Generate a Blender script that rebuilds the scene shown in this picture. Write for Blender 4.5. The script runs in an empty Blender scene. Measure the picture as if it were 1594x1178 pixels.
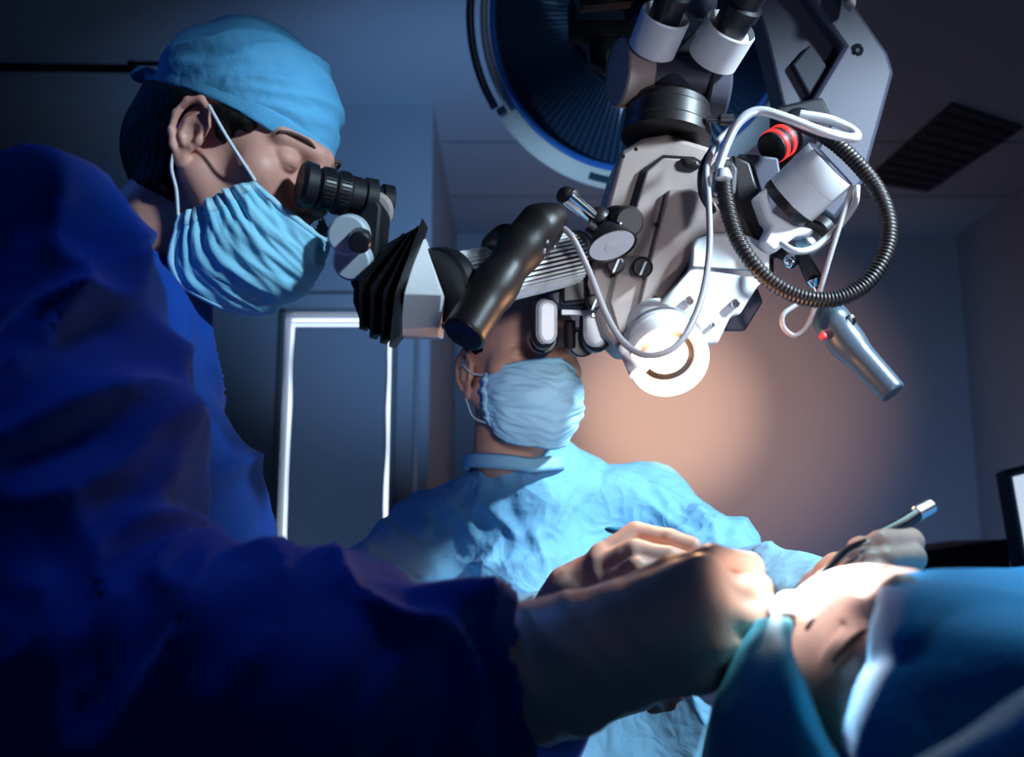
import bpy, bmesh, math, random
import numpy as np
from mathutils import Vector, Matrix

# ------------------------------------------------------------------ camera, world, light
IMG_W, IMG_H = 1594.0, 1178.0
FPX = 1531.0                       # focal length in pixels of the 1594 wide frame
PITCH = math.radians(10.0)
CAM_Z = 1.0
scene = bpy.context.scene
COL = scene.collection
cd = bpy.data.cameras.new('camera'); cam = bpy.data.objects.new('camera', cd); COL.objects.link(cam)
cam.location = (0, 0, CAM_Z); cam.rotation_euler = (math.pi/2 + PITCH, 0, 0)
cd.sensor_width = 36.0; cd.lens = 36.0*FPX/IMG_W; cd.clip_start = 0.02; cd.clip_end = 50
cd.dof.use_dof = True; cd.dof.focus_distance = 1.06; cd.dof.aperture_fstop = 5.0
scene.camera = cam
vs = scene.view_settings
vs.view_transform = 'Standard'; vs.look = 'None'; vs.gamma = 1.0; vs.use_curve_mapping = False
vs.exposure = 0.2
scene.display_settings.display_device = 'sRGB'

world = bpy.data.worlds.new('world'); scene.world = world; world.use_nodes = True
world.node_tree.nodes['Background'].inputs[0].default_value = (0.05, 0.17, 0.6, 1)
world.node_tree.nodes['Background'].inputs[1].default_value = 0.062

def P(px, py, d):
    """world point seen at pixel (px,py) of the 1594x1178 frame, d metres along the lens axis"""
    x = (px - IMG_W/2)/FPX*d; u = (IMG_H/2 - py)/FPX*d
    c, s = math.cos(PITCH), math.sin(PITCH)
    return np.array((x, d*c - u*s, CAM_Z + u*c + d*s))

def aim(o, target):
    d = Vector(target) - o.location
    o.rotation_euler = d.to_track_quat('-Z', 'Y').to_euler()

def light(kind, name, loc, target, power, color, size=0.2, angle=60, blend=1.0, size_y=None):
    l = bpy.data.lights.new(name, kind); o = bpy.data.objects.new(name, l); COL.objects.link(o)
    o.location = loc; aim(o, target); l.energy = power; l.color = color
    if kind == 'AREA':
        l.size = size
        if size_y: l.shape = 'RECTANGLE'; l.size_y = size_y
        l.spread = math.radians(angle)
    if kind == 'SPOT':
        l.spot_size = math.radians(angle); l.spot_blend = blend; l.shadow_soft_size = size
    if kind == 'POINT': l.shadow_soft_size = size
    return o

LENS = P(1046, 574, 0.95)           # front of the microscope objective
FIELD = P(1262, 915, 0.61)          # the lit operating field on the forehead
AX = (FIELD - LENS)/np.linalg.norm(FIELD - LENS)
AXL = np.array((0.04, -0.77, -0.62)); AXL /= np.linalg.norm(AXL)      # axis of the objective barrel
# microscope illumination on the field
light('SPOT', 'microscope_light', LENS + AX*0.012, FIELD, 220, (1.0, 0.95, 0.90), 0.02, 10.5, 0.7)
# unseen narrow spot added overhead to whiten the camera side of the field
light('SPOT', 'field_fill', (0.22, 0.12, 2.05), P(1276, 924, 0.60), 400, (1.0, 0.97, 0.93), 0.03, 5.0, 0.9)
# warm stray light at the objective, then two added spots for the flare
light('POINT', 'objective_spill', LENS + AXL*0.004, FIELD, 1.1, (1.0, 0.50, 0.24), 0.004)
light('SPOT', 'flare_wall_fill', LENS + np.array((0.02, 0.09, 0)), P(1110, 640, 5.2), 420, (1.0, 0.50, 0.30), 0.03, 29, 1.0)  # added spot behind the objective, lays the lens flare on the back wall
light('SPOT', 'flare_core_fill', LENS + np.array((0.02, 0.09, 0)), P(1030, 640, 5.2), 800, (1.0, 0.54, 0.32), 0.03, 17, 1.0)  # added narrower spot for the bright centre of that flare
# theatre lamps at the right, with unseen fill spots added between them
light('SPOT', 'theatre_lamp_light', (0.85, 0.55, 1.75), P(860, 860, 1.35), 125, (0.66, 0.86, 1.0), 0.05, 56, 1.0)
light('SPOT', 'drape_fill', (0.62, 0.90, 2.10), (0.46, 0.60, 0.95), 95, (0.50, 0.85, 1.0), 0.06, 30, 1.0)  # added spot from above, brightens the top of the right drape
light('SPOT', 'theatre_lamp_side_light', (0.85, -0.05, 1.75), P(445, 285, 0.90), 84, (0.62, 0.85, 1.0), 0.06, 14.5, 0.7)
light('SPOT', 'mask_fill', (0.12, -0.03, 1.12), P(850, 590, 1.3), 26, (0.88, 0.93, 1.0), 0.04, 14, 1.0)  # added spot beside the camera, brightens the second surgeon's face and mask
light('SPOT', 'low_gown_fill', (0.05, 0.75, 0.55), P(960, 1120, 1.3), 12, (0.70, 0.88, 1.0), 0.05, 60, 1.0)  # added spot below the view, brightens the lower light gown
light('SPOT', 'scope_fill', (0.62, 0.10, 0.95), P(1260, 470, 0.98), 12, (0.95, 0.95, 1.0), 0.05, 44, 1.0)  # added spot at the low right, brightens the microscope's white parts
light('SPOT', 'blue_sleeve_fill', (-0.12, 0.78, 2.0), (-0.22, 0.60, 0.90), 9, (0.08, 0.28, 1.0), 0.06, 34, 1.0)  # added blue spot overhead, brightens the first surgeon's forearm sleeve
# blue fills added out of view for the walls and the lamp ring
light('SPOT', 'blue_wall_fill', (0.10, 2.2, 1.37), P(700, 270, 4.2), 62, (0.25, 0.52, 1.0), 0.03, 84, 1.0)  # added spot hidden behind the second surgeon, lights the wall
light('SPOT', 'lamp_ring_fill', (-1.3, 1.0, 1.5), P(880, 270, 2.0), 130, (0.50, 0.78, 1.0), 0.05, 16, 1.0)  # added spot off to the left, brightens the surgical lamp's ring
light('SPOT', 'blue_right_fill', (1.3, 2.7, 0.25), (1.7, 5.2, 1.1), 60, (0.34, 0.52, 0.95), 0.05, 75, 1.0)  # added spot near the floor, lifts the wall at the right
light('AREA', 'blue_left_light', (-1.9, 1.2, 2.3), (-0.5, 0.7, 1.1), 1.6, (0.05, 0.22, 1.0), 0.5, angle=120)

# ------------------------------------------------------------------ materials
def mat(name, color, rough=0.6, metal=0.0, bump=None, bscale=60, bstr=0.2, emit=None, estr=0, sheen=0, spec=0.5,
        sss=0, trans=0, coat=0, var=0, bdist=0.002, stretch=None):
    m = bpy.data.materials.new(name); m.use_nodes = True
    nt = m.node_tree; b = nt.nodes['Principled BSDF']
    b.inputs['Base Color'].default_value = (*color, 1); b.inputs['Roughness'].default_value = rough
    b.inputs['Metallic'].default_value = metal
    b.inputs['Specular IOR Level'].default_value = spec
    if emit: b.inputs['Emission Color'].default_value = (*emit, 1); b.inputs['Emission Strength'].default_value = estr
    if sheen: b.inputs['Sheen Weight'].default_value = sheen; b.inputs['Sheen Roughness'].default_value = 0.4
    if sss:
        b.inputs['Subsurface Weight'].default_value = sss; b.inputs['Subsurface Radius'].default_value = (1, .35, .2)
        b.inputs['Subsurface Scale'].default_value = 0.006
    if trans: b.inputs['Transmission Weight'].default_value = trans
    if coat: b.inputs['Coat Weight'].default_value = coat
    tc = nt.nodes.new('ShaderNodeTexCoord'); src = tc.outputs['Object']
    if stretch:
        mp = nt.nodes.new('ShaderNodeMapping'); mp.inputs['Scale'].default_value = stretch
        nt.links.new(src, mp.inputs['Vector']); src = mp.outputs['Vector']
    if bump:
        if bump == 'voronoi':
            n = nt.nodes.new('ShaderNodeTexVoronoi'); n.feature = 'DISTANCE_TO_EDGE'; n.inputs['Scale'].default_value = bscale
            out = n.outputs['Distance']
        elif bump == 'crease':                     # sharp crumpled sheet: warped ridged noise
            w = nt.nodes.new('ShaderNodeTexNoise'); w.inputs['Scale'].default_value = bscale*0.5
            mx = nt.nodes.new('ShaderNodeMix'); mx.data_type = 'VECTOR'; mx.inputs[0].default_value = 0.25
            nt.links.new(src, w.inputs['Vector']); nt.links.new(src, mx.inputs[4]); nt.links.new(w.outputs['Color'], mx.inputs[5])
            n = nt.nodes.new('ShaderNodeTexVoronoi'); n.feature = 'F1'; n.inputs['Scale'].default_value = bscale
            n.inputs['Randomness'].default_value = 1
            nt.links.new(mx.outputs[1], n.inputs['Vector']); out = n.outputs['Distance']
        else:
            n = nt.nodes.new('ShaderNodeTexNoise'); n.inputs['Scale'].default_value = bscale
            n.inputs['Detail'].default_value = 6; out = n.outputs['Fac']
        if bump != 'crease': nt.links.new(src, n.inputs['Vector'])
        bp = nt.nodes.new('ShaderNodeBump'); bp.inputs['Strength'].default_value = bstr; bp.inputs['Distance'].default_value = bdist
        nt.links.new(out, bp.inputs['Height']); nt.links.new(bp.outputs['Normal'], b.inputs['Normal'])
    if var:
        n2 = nt.nodes.new('ShaderNodeTexNoise'); n2.inputs['Scale'].default_value = 9; n2.inputs['Detail'].default_value = 4
        nt.links.new(src, n2.inputs['Vector'])
        r = nt.nodes.new('ShaderNodeValToRGB')
        r.color_ramp.elements[0].position = .3; r.color_ramp.elements[1].position = .7
        r.color_ramp.elements[0].color = (*[c*(1-var) for c in color], 1)
        r.color_ramp.elements[1].color = (*[min(1, c*(1+var)) for c in color], 1)
        nt.links.new(n2.outputs['Fac'], r.inputs['Fac']); nt.links.new(r.outputs['Color'], b.inputs['Base Color'])
    return m

M = {}
M['wall'] = mat('painted_wall', (0.34, 0.37, 0.42), 0.65, bump='noise', bscale=200, bstr=0.05)
M['ceiling'] = mat('ceiling_panel', (0.40, 0.44, 0.50), 0.6, bump='noise', bscale=150, bstr=0.05)
M['floor'] = mat('vinyl_floor', (0.16, 0.2, 0.24), 0.35, var=.1)
M['seam'] = mat('dark_seam', (0.08, 0.1, 0.13), 0.7)
M['frame'] = mat('steel_trim', (0.45, 0.47, 0.5), 0.3, 0.6)
M['vent'] = mat('vent_dark', (0.015, 0.02, 0.035), 0.7)
M['skin'] = mat('skin', (0.70, 0.34, 0.27), 0.5, sss=0.15, bump='noise', bscale=300, bstr=0.12, var=.07)
M['skin2'] = mat('skin_ruddy', (0.64, 0.33, 0.24), 0.5, sss=0.15, bump='noise', bscale=300, bstr=0.12, var=.06)
M['skin3'] = mat('skin_pale', (0.68, 0.42, 0.36), 0.48, sss=0.15, bump='noise', bscale=350, bstr=0.12, var=.05)
M['hair'] = mat('dark_hair', (0.006, 0.005, 0.005), 0.7, spec=.15, bump='noise', bscale=60, bstr=0.6, stretch=(6, 6, 1))
M['brow'] = mat('brown_brow', (0.10, 0.045, 0.03), 0.8)
M['lip'] = mat('lip', (0.45, 0.13, 0.11), 0.4)
M['gown_dark'] = mat('gown_royal_blue', (0.004, 0.055, 0.34), 0.75, sheen=0.15, bump='noise', bscale=450, bstr=0.15, spec=.2)
M['gown_light'] = mat('gown_light_blue', (0.20, 0.47, 0.70), 0.72, sheen=0.1, bump='crease', bscale=26, bstr=0.35, spec=.25, bdist=.01)
_nt = M['gown_light'].node_tree; _b = _nt.nodes['Principled BSDF']; _bp = [n for n in _nt.nodes if n.type == 'BUMP'][0]
_n = _nt.nodes.new('ShaderNodeTexNoise'); _n.inputs['Scale'].default_value = 160; _n.inputs['Detail'].default_value = 5
_tc = [n for n in _nt.nodes if n.type == 'TEX_COORD'][0]; _nt.links.new(_tc.outputs['Object'], _n.inputs['Vector'])
_b2 = _nt.nodes.new('ShaderNodeBump'); _b2.inputs['Strength'].default_value = .35; _b2.inputs['Distance'].default_value = .002
_nt.links.new(_n.outputs['Fac'], _b2.inputs['Height']); _nt.links.new(_bp.outputs['Normal'], _b2.inputs['Normal']); _nt.links.new(_b2.outputs['Normal'], _b.inputs['Normal'])
M['gown_trim'] = mat('gown_binding', (0.30, 0.60, 0.82), 0.7, bump='noise', bscale=300, bstr=0.2)
M['cap'] = mat('cap_blue', (0.12, 0.42, 0.70), 0.75, bump='noise', bscale=500, bstr=0.3, spec=.2)
M['mask'] = mat('mask_blue', (0.28, 0.66, 0.86), 0.75, bump='noise', bscale=600, bstr=0.3, spec=.2)
M['mask_lit'] = mat('mask_blue_lit', (0.44, 0.73, 0.91), 0.75, bump='noise', bscale=500, bstr=0.3, spec=.2)  # the mask blue made paler, standing for stronger light on it
M['mask_edge'] = mat('mask_edge', (0.42, 0.74, 0.90), 0.75, bump='noise', bscale=900, bstr=0.5, spec=.2)
M['strap'] = mat('white_elastic', (0.72, 0.76, 0.82), 0.7)
M['glove'] = mat('latex_glove', (0.74, 0.50, 0.41), 0.42, sss=0.1, bump='noise', bscale=45, bstr=0.15, var=.05)
M['drape'] = mat('drape_blue', (0.010, 0.26, 0.58), 0.7, sheen=.1, bump='noise', bscale=300, bstr=0.25, spec=.2)
M['drape_cyan'] = mat('drape_cyan', (0.09, 0.46, 0.66), 0.7, bump='noise', bscale=300, bstr=0.25, spec=.2)
M['drape_edge'] = mat('drape_tape', (0.45, 0.62, 0.72), 0.5)
M['white'] = mat('white_plastic', (0.82, 0.83, 0.86), 0.35, bump='noise', bscale=900, bstr=0.03)
M['body'] = mat('microscope_enamel', (0.36, 0.29, 0.27), 0.42, bump='noise', bscale=900, bstr=0.04)
M['grey'] = mat('arm_grey', (0.045, 0.045, 0.075), 0.5)
M['black'] = mat('black_plastic', (0.012, 0.012, 0.016), 0.35)
M['rubber'] = mat('black_rubber', (0.007, 0.008, 0.012), 0.55, spec=.3)
M['grip_blue'] = mat('grip_steel_blue', (0.05, 0.075, 0.11), 0.36)
M['grip'] = mat('grip_plastic', (0.013, 0.010, 0.011), 0.42, bump='noise', bscale=500, bstr=0.08)
M['chrome'] = mat('chrome', (0.75, 0.75, 0.78), 0.15, 1.0)
M['alu'] = mat('satin_aluminium', (0.62, 0.62, 0.66), 0.3, 0.9)
M['silver_pipe'] = mat('silver_pipe', (0.72, 0.72, 0.76), 0.3, 0.35)
M['cable'] = mat('grey_cable', (0.32, 0.30, 0.32), 0.4)
M['darkcable'] = mat('dark_cable', (0.013, 0.009, 0.009), 0.4)
M['red'] = mat('red_ring', (0.8, 0.02, 0.02), 0.4, emit=(1, .03, .02), estr=0.9)
M['redbtn'] = mat('red_button', (0.75, 0.05, 0.06), 0.35)
M['lens'] = mat('lit_objective', (1, 0.95, 0.85), 0.1, emit=(1.0, 0.86, 0.66), estr=9)
M['glass'] = mat('dark_lens_glass', (0.02, 0.025, 0.04), 0.05, coat=1)
M['lampwhite'] = mat('lamp_housing', (0.50, 0.56, 0.62), 0.35)
M['lampblue'] = mat('lamp_blue_seal', (0.03, 0.16, 0.60), 0.35)
M['lampdark'] = mat('lamp_dark_rim', (0.02, 0.05, 0.09), 0.3)
M['lampglass'] = mat('lamp_reflector', (0.02, 0.05, 0.11), 0.2, 0.3, coat=.5)
M['lampcentre'] = mat('lamp_centre', (0.006, 0.04, 0.09), 0.3)
M['backlight'] = mat('daylight_pane', (1, 1, 1), 0.5, emit=(0.75, 0.87, 1.0), estr=1.6)
M['blind'] = mat('roller_blind', (0.42, 0.46, 0.56), 0.7, bump='noise', bscale=30, bstr=0.1)
_nt = M['blind'].node_tree; _tr = _nt.nodes.new('ShaderNodeBsdfTranslucent'); _tr.inputs['Color'].default_value = (.018, .032, .055, 1)
_mx = _nt.nodes.new('ShaderNodeMixShader'); _mx.inputs[0].default_value = .5
_out = [n for n in _nt.nodes if n.type == 'OUTPUT_MATERIAL'][0]; _nt.links.new(_nt.nodes['Principled BSDF'].outputs[0], _mx.inputs[1])
_nt.links.new(_tr.outputs[0], _mx.inputs[2]); _nt.links.new(_mx.outputs[0], _out.inputs['Surface'])
M['screenwhite'] = mat('lit_screen', (0.7, 0.75, 0.8), 0.4, emit=(0.65, 0.78, 0.95), estr=0.75)
M['gauze'] = mat('gauze', (0.8, 0.8, 0.78), 0.8, bump='noise', bscale=400, bstr=0.5)
M['bluecap'] = mat('blue_pen_cap', (0.02, 0.22, 0.45), 0.3)
M['lash'] = mat('lashes', (0.03, 0.015, 0.015), 0.7)

# ------------------------------------------------------------------ object helpers
def empty(name, loc, label=None, cat=None, group=None):
    o = bpy.data.objects.new(name, None); COL.objects.link(o); o.location = Vector(loc); o.empty_display_size = .05
    if label: o['label'] = label; o['category'] = cat
    if group: o['group'] = group
    return o

def link(name, verts, faces, material, parent=None, smooth=True, angle=None, bevel=0, solid=0, subsurf=0, label=None, cat=None, kind=None):
    me = bpy.data.meshes.new(name)
    verts = np.asarray(verts, dtype=np.float64)
    org = verts.mean(axis=0) if parent is None else np.array(world_loc(parent))
    me.from_pydata([tuple(v) for v in (verts - org)], [], [tuple(int(i) for i in f) for f in faces])
    me.validate(); me.update()
    o = bpy.data.objects.new(name, me); COL.objects.link(o)
    if parent is None: o.location = Vector(org)
    else: o.parent = parent
    if material: me.materials.append(material)
    if smooth:
        me.shade_smooth()
        if angle: me.set_sharp_from_angle(angle=math.radians(angle))
    if solid:
        md = o.modifiers.new('solid', 'SOLIDIFY'); md.thickness = solid; md.offset = 0
    if bevel:
        md = o.modifiers.new('bevel', 'BEVEL'); md.width = bevel; md.segments = 2; md.limit_method = 'ANGLE'; md.angle_limit = math.radians(35)
    if subsurf:
        md = o.modifiers.new('sub', 'SUBSURF'); md.levels = subsurf; md.render_levels = subsurf
    if label: o['label'] = label
    if cat: o['category'] = cat
    if kind: o['kind'] = kind
    return o

def world_loc(o):
    v = Vector((0, 0, 0))
    while o is not None:
        v = v + o.location; o = o.parent
    return v

class MB:
    """collects shapes into one mesh"""
    def __init__(s): s.v = []; s.f = []
    def add(s, v, f):
        n = len(s.v); s.v.extend([tuple(map(float, q)) for q in v]); s.f.extend([tuple(i+n for i in q) for q in f]); return s
    def lathe(s, p0, axis, prof, seg=40, cap0=True, cap1=True):
        """prof: list of (distance along axis, radius)"""
        p0 = np.array(p0, float); a = np.array(axis, float); a /= np.linalg.norm(a)
        e = np.cross(a, (0, 0, 1.0)); 
        if np.linalg.norm(e) < 1e-3: e = np.cross(a, (1.0, 0, 0))
        e /= np.linalg.norm(e); g = np.cross(a, e)
        v = []; f = []
        for (t, r) in prof:
            for k in range(seg):
                th = 2*math.pi*k/seg
                v.append(p0 + a*t + (e*math.cos(th) + g*math.sin(th))*max(r, 1e-5))
        for i in range(len(prof)-1):
            for k in range(seg):
                k2 = (k+1) % seg
                f.append((i*seg+k, i*seg+k2, (i+1)*seg+k2, (i+1)*seg+k))
        if cap0: f.append(tuple(range(seg-1, -1, -1)))
        if cap1: f.append(tuple((len(prof)-1)*seg + k for k in range(seg)))
        return s.add(v, f)
    def cyl(s, a, b, r0, r1=None, seg=32, ch=0.0):
        a = np.array(a, float); b = np.array(b, float); L = np.linalg.norm(b-a); r1 = r0 if r1 is None else r1
        if ch: prof = [(0, r0-ch), (ch, r0), (L-ch, r1), (L, r1-ch)]
        else: prof = [(0, r0), (L, r1)]
        return s.lathe(a, b-a, prof, seg)
    def tube(s, pts, r, seg=12, n=8, closed=False, rfun=None):
        q = spline(pts, n, closed)
        N = len(q); v = []; f = []
        tan = np.gradient(q, axis=0) if not closed else np.roll(q, -1, 0) - np.roll(q, 1, 0)
        tan /= np.linalg.norm(tan, axis=1)[:, None] + 1e-12
        up = np.cross(tan[0], (0.3, 0.5, 0.8)); up /= np.linalg.norm(up)
        for i in range(N):
            up = up - tan[i]*np.dot(up, tan[i]); up /= np.linalg.norm(up) + 1e-12
            w = np.cross(tan[i], up); rr = r if rfun is None else rfun(i/(N-1))*r
            for k in range(seg):
                th = 2*math.pi*k/seg; v.append(q[i] + (up*math.cos(th) + w*math.sin(th))*rr)
        M_ = N if closed else N-1
        for i in range(M_):
            i2 = (i+1) % N
            for k in range(seg):
                k2 = (k+1) % seg; f.append((i*seg+k, i*seg+k2, i2*seg+k2, i2*seg+k))
        if not closed:
            f.append(tuple(range(seg-1, -1, -1))); f.append(tuple((N-1)*seg+k for k in range(seg)))
        return s.add(v, f)
    def prism(s, poly, vec):
        poly = [np.array(p, float) for p in poly]; n = len(poly); vec = np.array(vec, float)
        v = poly + [p+vec for p in poly]
        f = [tuple(range(n)), tuple(range(2*n-1, n-1, -1))]
        for i in range(n):
            j = (i+1) % n; f.append((i, i+n, j+n, j))
        return s.add(v, f)
    def box(s, c, ex, ey, ez):
        """centre and three half-extent vectors"""
        c = np.array(c, float); ex, ey, ez = [np.array(q, float) for q in (ex, ey, ez)]
        v = [c+sx*ex+sy*ey+sz*ez for sx in (-1, 1) for sy in (-1, 1) for sz in (-1, 1)]
        f = [(0, 1, 3, 2), (4, 6, 7, 5), (0, 4, 5, 1), (2, 3, 7, 6), (0, 2, 6, 4), (1, 5, 7, 3)]
        return s.add(v, f)
    def aabb(s, x0, x1, y0, y1, z0, z1):
        return s.box(((x0+x1)/2, (y0+y1)/2, (z0+z1)/2), ((x1-x0)/2, 0, 0), (0, (y1-y0)/2, 0), (0, 0, (z1-z0)/2))
    def sphere(s, c, r, seg=24, rings=14, axes=None):
        c = np.array(c, float); A = np.eye(3) if axes is None else np.array(axes, float)
        r = np.array(r if hasattr(r, '__len__') else (r, r, r), float)
        v = []; f = []
        for i in range(rings+1):
            ph = math.pi*i/rings
            for k in range(seg):
                th = 2*math.pi*k/seg
                l = np.array((math.sin(ph)*math.cos(th), math.sin(ph)*math.sin(th), math.cos(ph)))*r
                v.append(c + l @ A)
        for i in range(rings):
            for k in range(seg):
                k2 = (k+1) % seg
                f.append((i*seg+k, (i+1)*seg+k, (i+1)*seg+k2, i*seg+k2))
        return s.add(v, f)
    def build(s, name, material, parent=None, angle=35, bevel=0, **kw):
        o = link(name, s.v, s.f, material, parent, angle=angle, bevel=bevel, **kw)
        bm = bmesh.new(); bm.from_mesh(o.data)
        bmesh.ops.remove_doubles(bm, verts=bm.verts, dist=1e-6)
        bmesh.ops.recalc_face_normals(bm, faces=bm.faces); bm.to_mesh(o.data); bm.free()
        o.data.shade_smooth(); o.data.set_sharp_from_angle(angle=math.radians(angle))
        return o

def spline(pts, n=8, closed=False):
    p = np.array(pts, float)
    if len(p) == 2 and not closed: return np.array([p[0] + (p[1]-p[0])*t for t in np.linspace(0, 1, n+1)])
    if closed: q = np.vstack([p[-1], p, p[0], p[1]])
    else: q = np.vstack([2*p[0]-p[1], p, 2*p[-1]-p[-2]])
    out = []
    for i in range(1, len(q)-2):
        for t in np.linspace(0, 1, n, endpoint=False):
            a, b, c, d = q[i-1], q[i], q[i+1], q[i+2]
            out.append(0.5*((2*b) + (-a+c)*t + (2*a-5*b+4*c-d)*t*t + (-a+3*b-3*c+d)*t**3))
    if not closed: out.append(p[-1])
    return np.array(out)

def cgrid(ctrl, nu, nv):
    """bicubic surface through a grid of control points (rows x cols x 3)"""
    c = np.array(ctrl, float)
    rows = np.array([spline(r, nu) for r in c])          # R x U x 3
    cols = np.array([spline(rows[:, j], nv) for j in range(rows.shape[1])])   # U x V x 3
    return cols.transpose(1, 0, 2)                        # V x U x 3

def grid_faces(V, U, closed_u=False):
    f = []
    for i in range(V-1):
        for j in range(U if closed_u else U-1):
            j2 = (j+1) % U; f.append((i*U+j, i*U+j2, (i+1)*U+j2, (i+1)*U+j))
    return f

# ------------------------------------------------------------------ noise
_rng = np.random.RandomState(7)
_perm = _rng.permutation(256).astype(np.int64); _grad = _rng.normal(size=(256, 3)); _grad /= np.linalg.norm(_grad, axis=1)[:, None]
def noise(p):
    p = np.asarray(p, float); i = np.floor(p).astype(np.int64); f = p - i; u = f*f*f*(f*(f*6-15)+10)
    def g(dx, dy, dz):
        h = _perm[(_perm[(_perm[(i[:, 0]+dx) & 255] + i[:, 1]+dy) & 255] + i[:, 2]+dz) & 255]
        return (_grad[h]*(f - np.array((dx, dy, dz)))).sum(1)
    def L(a, b, t): return a + (b-a)*t
    x00 = L(g(0,0,0), g(1,0,0), u[:,0]); x10 = L(g(0,1,0), g(1,1,0), u[:,0])
    x01 = L(g(0,0,1), g(1,0,1), u[:,0]); x11 = L(g(0,1,1), g(1,1,1), u[:,0])
    return L(L(x00, x10, u[:,1]), L(x01, x11, u[:,1]), u[:,2])*1.5
def ridged(p): return 1.0 - np.abs(noise(p))*2.0

# ------------------------------------------------------------------ signed distance shapes
def vlen(a): return np.sqrt((a*a).sum(-1))
def sd_ell(p, c, r):
    q = p - np.array(c, np.float32); r = np.array(r, np.float32)
    k0 = vlen(q/r); k1 = vlen(q/(r*r)) + 1e-9
    return k0*(k0-1.0)/k1
def sd_sph(p, c, r): return vlen(p - np.array(c, np.float32)) - r
def sd_cap(p, a, b, ra, rb=None):
    rb = ra if rb is None else rb
    a = np.array(a, np.float32); b = np.array(b, np.float32); ba = b-a; pa = p-a
    h = np.clip((pa @ ba)/max(float(ba @ ba), 1e-12), 0, 1)
    return vlen(pa - h[..., None]*ba) - (ra + (rb-ra)*h)
def su(a, b, k=0.01):
    h = np.clip(.5 + .5*(b-a)/k, 0, 1); return b + (a-b)*h - k*h*(1-h)
def ss(a, b, k=0.01):
    h = np.clip(.5 - .5*(a+b)/k, 0, 1); return a + (-b-a)*h + k*h*(1-h)
def si(a, b, k=0.01): return -su(-a, -b, k)
def chain(p, pts, rad, k=0.004):
    d = None
    for i in range(len(pts)-1):
        c = sd_cap(p, pts[i], pts[i+1], rad[i], rad[i+1]); d = c if d is None else su(d, c, k)
    return d

def sdf_mesh(fn, lo, hi, h):
    lo = np.array(lo, float); hi = np.array(hi, float)
    C = 6
    n = (np.ceil((hi-lo)/h/C).astype(int))*C + 1
    ax = [lo[i] + h*np.arange(n[i]) for i in range(3)]
    cx = [a[::C] for a in ax]
    g = np.stack(np.meshgrid(*cx, indexing='ij'), -1).astype(np.float32)
    dc = fn(g.reshape(-1, 3)).reshape(g.shape[:3])
    # cells of the coarse grid that may hold the surface
    thr = h*C*1.9
    near = np.abs(dc) < thr
    act = np.zeros(tuple(s-1 for s in near.shape), bool); neg = dc < 0
    allneg = np.ones_like(act); anyneg = np.zeros_like(act)
    for i in (0, 1):
        for j in (0, 1):
            for k in (0, 1):
                sl = tuple(slice(q, q + s) for q, s in zip((i, j, k), act.shape))
                act |= near[sl]; allneg &= neg[sl]; anyneg |= neg[sl]
    act |= (anyneg & ~allneg)
    V = np.repeat(np.repeat(np.repeat(dc, C, 0), C, 1), C, 2)[:n[0], :n[1], :n[2]].astype(np.float32)
    mask = np.zeros(V.shape, bool)
    am = np.repeat(np.repeat(np.repeat(act, C, 0), C, 1), C, 2)
    for i in (0, 1):
        for j in (0, 1):
            for k in (0, 1):
                mask[i:i+am.shape[0], j:j+am.shape[1], k:k+am.shape[2]] |= am[:mask.shape[0]-i, :mask.shape[1]-j, :mask.shape[2]-k]
    idx = np.nonzero(mask)
    pts = np.stack([ax[0][idx[0]], ax[1][idx[1]], ax[2][idx[2]]], -1).astype(np.float32)
    out = np.empty(len(pts), np.float32)
    for s0 in range(0, len(pts), 400000): out[s0:s0+400000] = fn(pts[s0:s0+400000])
    V[idx] = out
    S = V < 0
    cs = tuple(s-1 for s in V.shape)
    alln = np.ones(cs, bool); anyn = np.zeros(cs, bool)
    for i in (0, 1):
        for j in (0, 1):
            for k in (0, 1):
                q = S[i:i+cs[0], j:j+cs[1], k:k+cs[2]]; alln &= q; anyn |= q
    A = anyn & ~alln & am[:cs[0], :cs[1], :cs[2]]
    ai = np.stack(np.nonzero(A), -1); ID = np.full(cs, -1, np.int64); ID[tuple(ai.T)] = np.arange(len(ai))
    pos = np.zeros((len(ai), 3)); cnt = np.zeros(len(ai))
    for a in range(3):
        o1, o2 = [q for q in range(3) if q != a]
        for u in (0, 1):
            for w in (0, 1):
                c0 = np.zeros(3, int); c0[o1] = u; c0[o2] = w; c1 = c0.copy(); c1[a] = 1
                v0 = V[tuple((ai+c0).T)]; v1 = V[tuple((ai+c1).T)]
                cr = (v0 < 0) != (v1 < 0); t = np.where(cr, v0/np.where(cr, v0-v1, 1), 0)
                q = np.tile(c0.astype(float), (len(ai), 1)); q[:, a] = t
                pos[cr] += q[cr]; cnt[cr] += 1
    verts = lo + h*(ai + pos/np.maximum(cnt, 1)[:, None])
    F = []
    for a in range(3):
        o1, o2 = [(1, 2), (2, 0), (0, 1)][a]
        sh = [slice(None)]*3; sh2 = [slice(None)]*3; sh[a] = slice(0, -1); sh2[a] = slice(1, None)
        d = S[tuple(sh)] != S[tuple(sh2)]
        e = np.stack(np.nonzero(d), -1)
        ok = (e[:, o1] > 0) & (e[:, o2] > 0) & (e[:, o1] < V.shape[o1]-1) & (e[:, o2] < V.shape[o2]-1)
        e = e[ok]; inside0 = S[tuple(e.T)]
        q = []
        for du, dw in ((1, 1), (0, 1), (0, 0), (1, 0)):
            c = e.copy(); c[:, o1] -= du; c[:, o2] -= dw; q.append(ID[tuple(c.T)])
        q = np.stack(q, -1); q[~inside0] = q[~inside0][:, ::-1]
        F.append(q[(q >= 0).all(1)])
    return verts, np.vstack(F)

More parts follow.
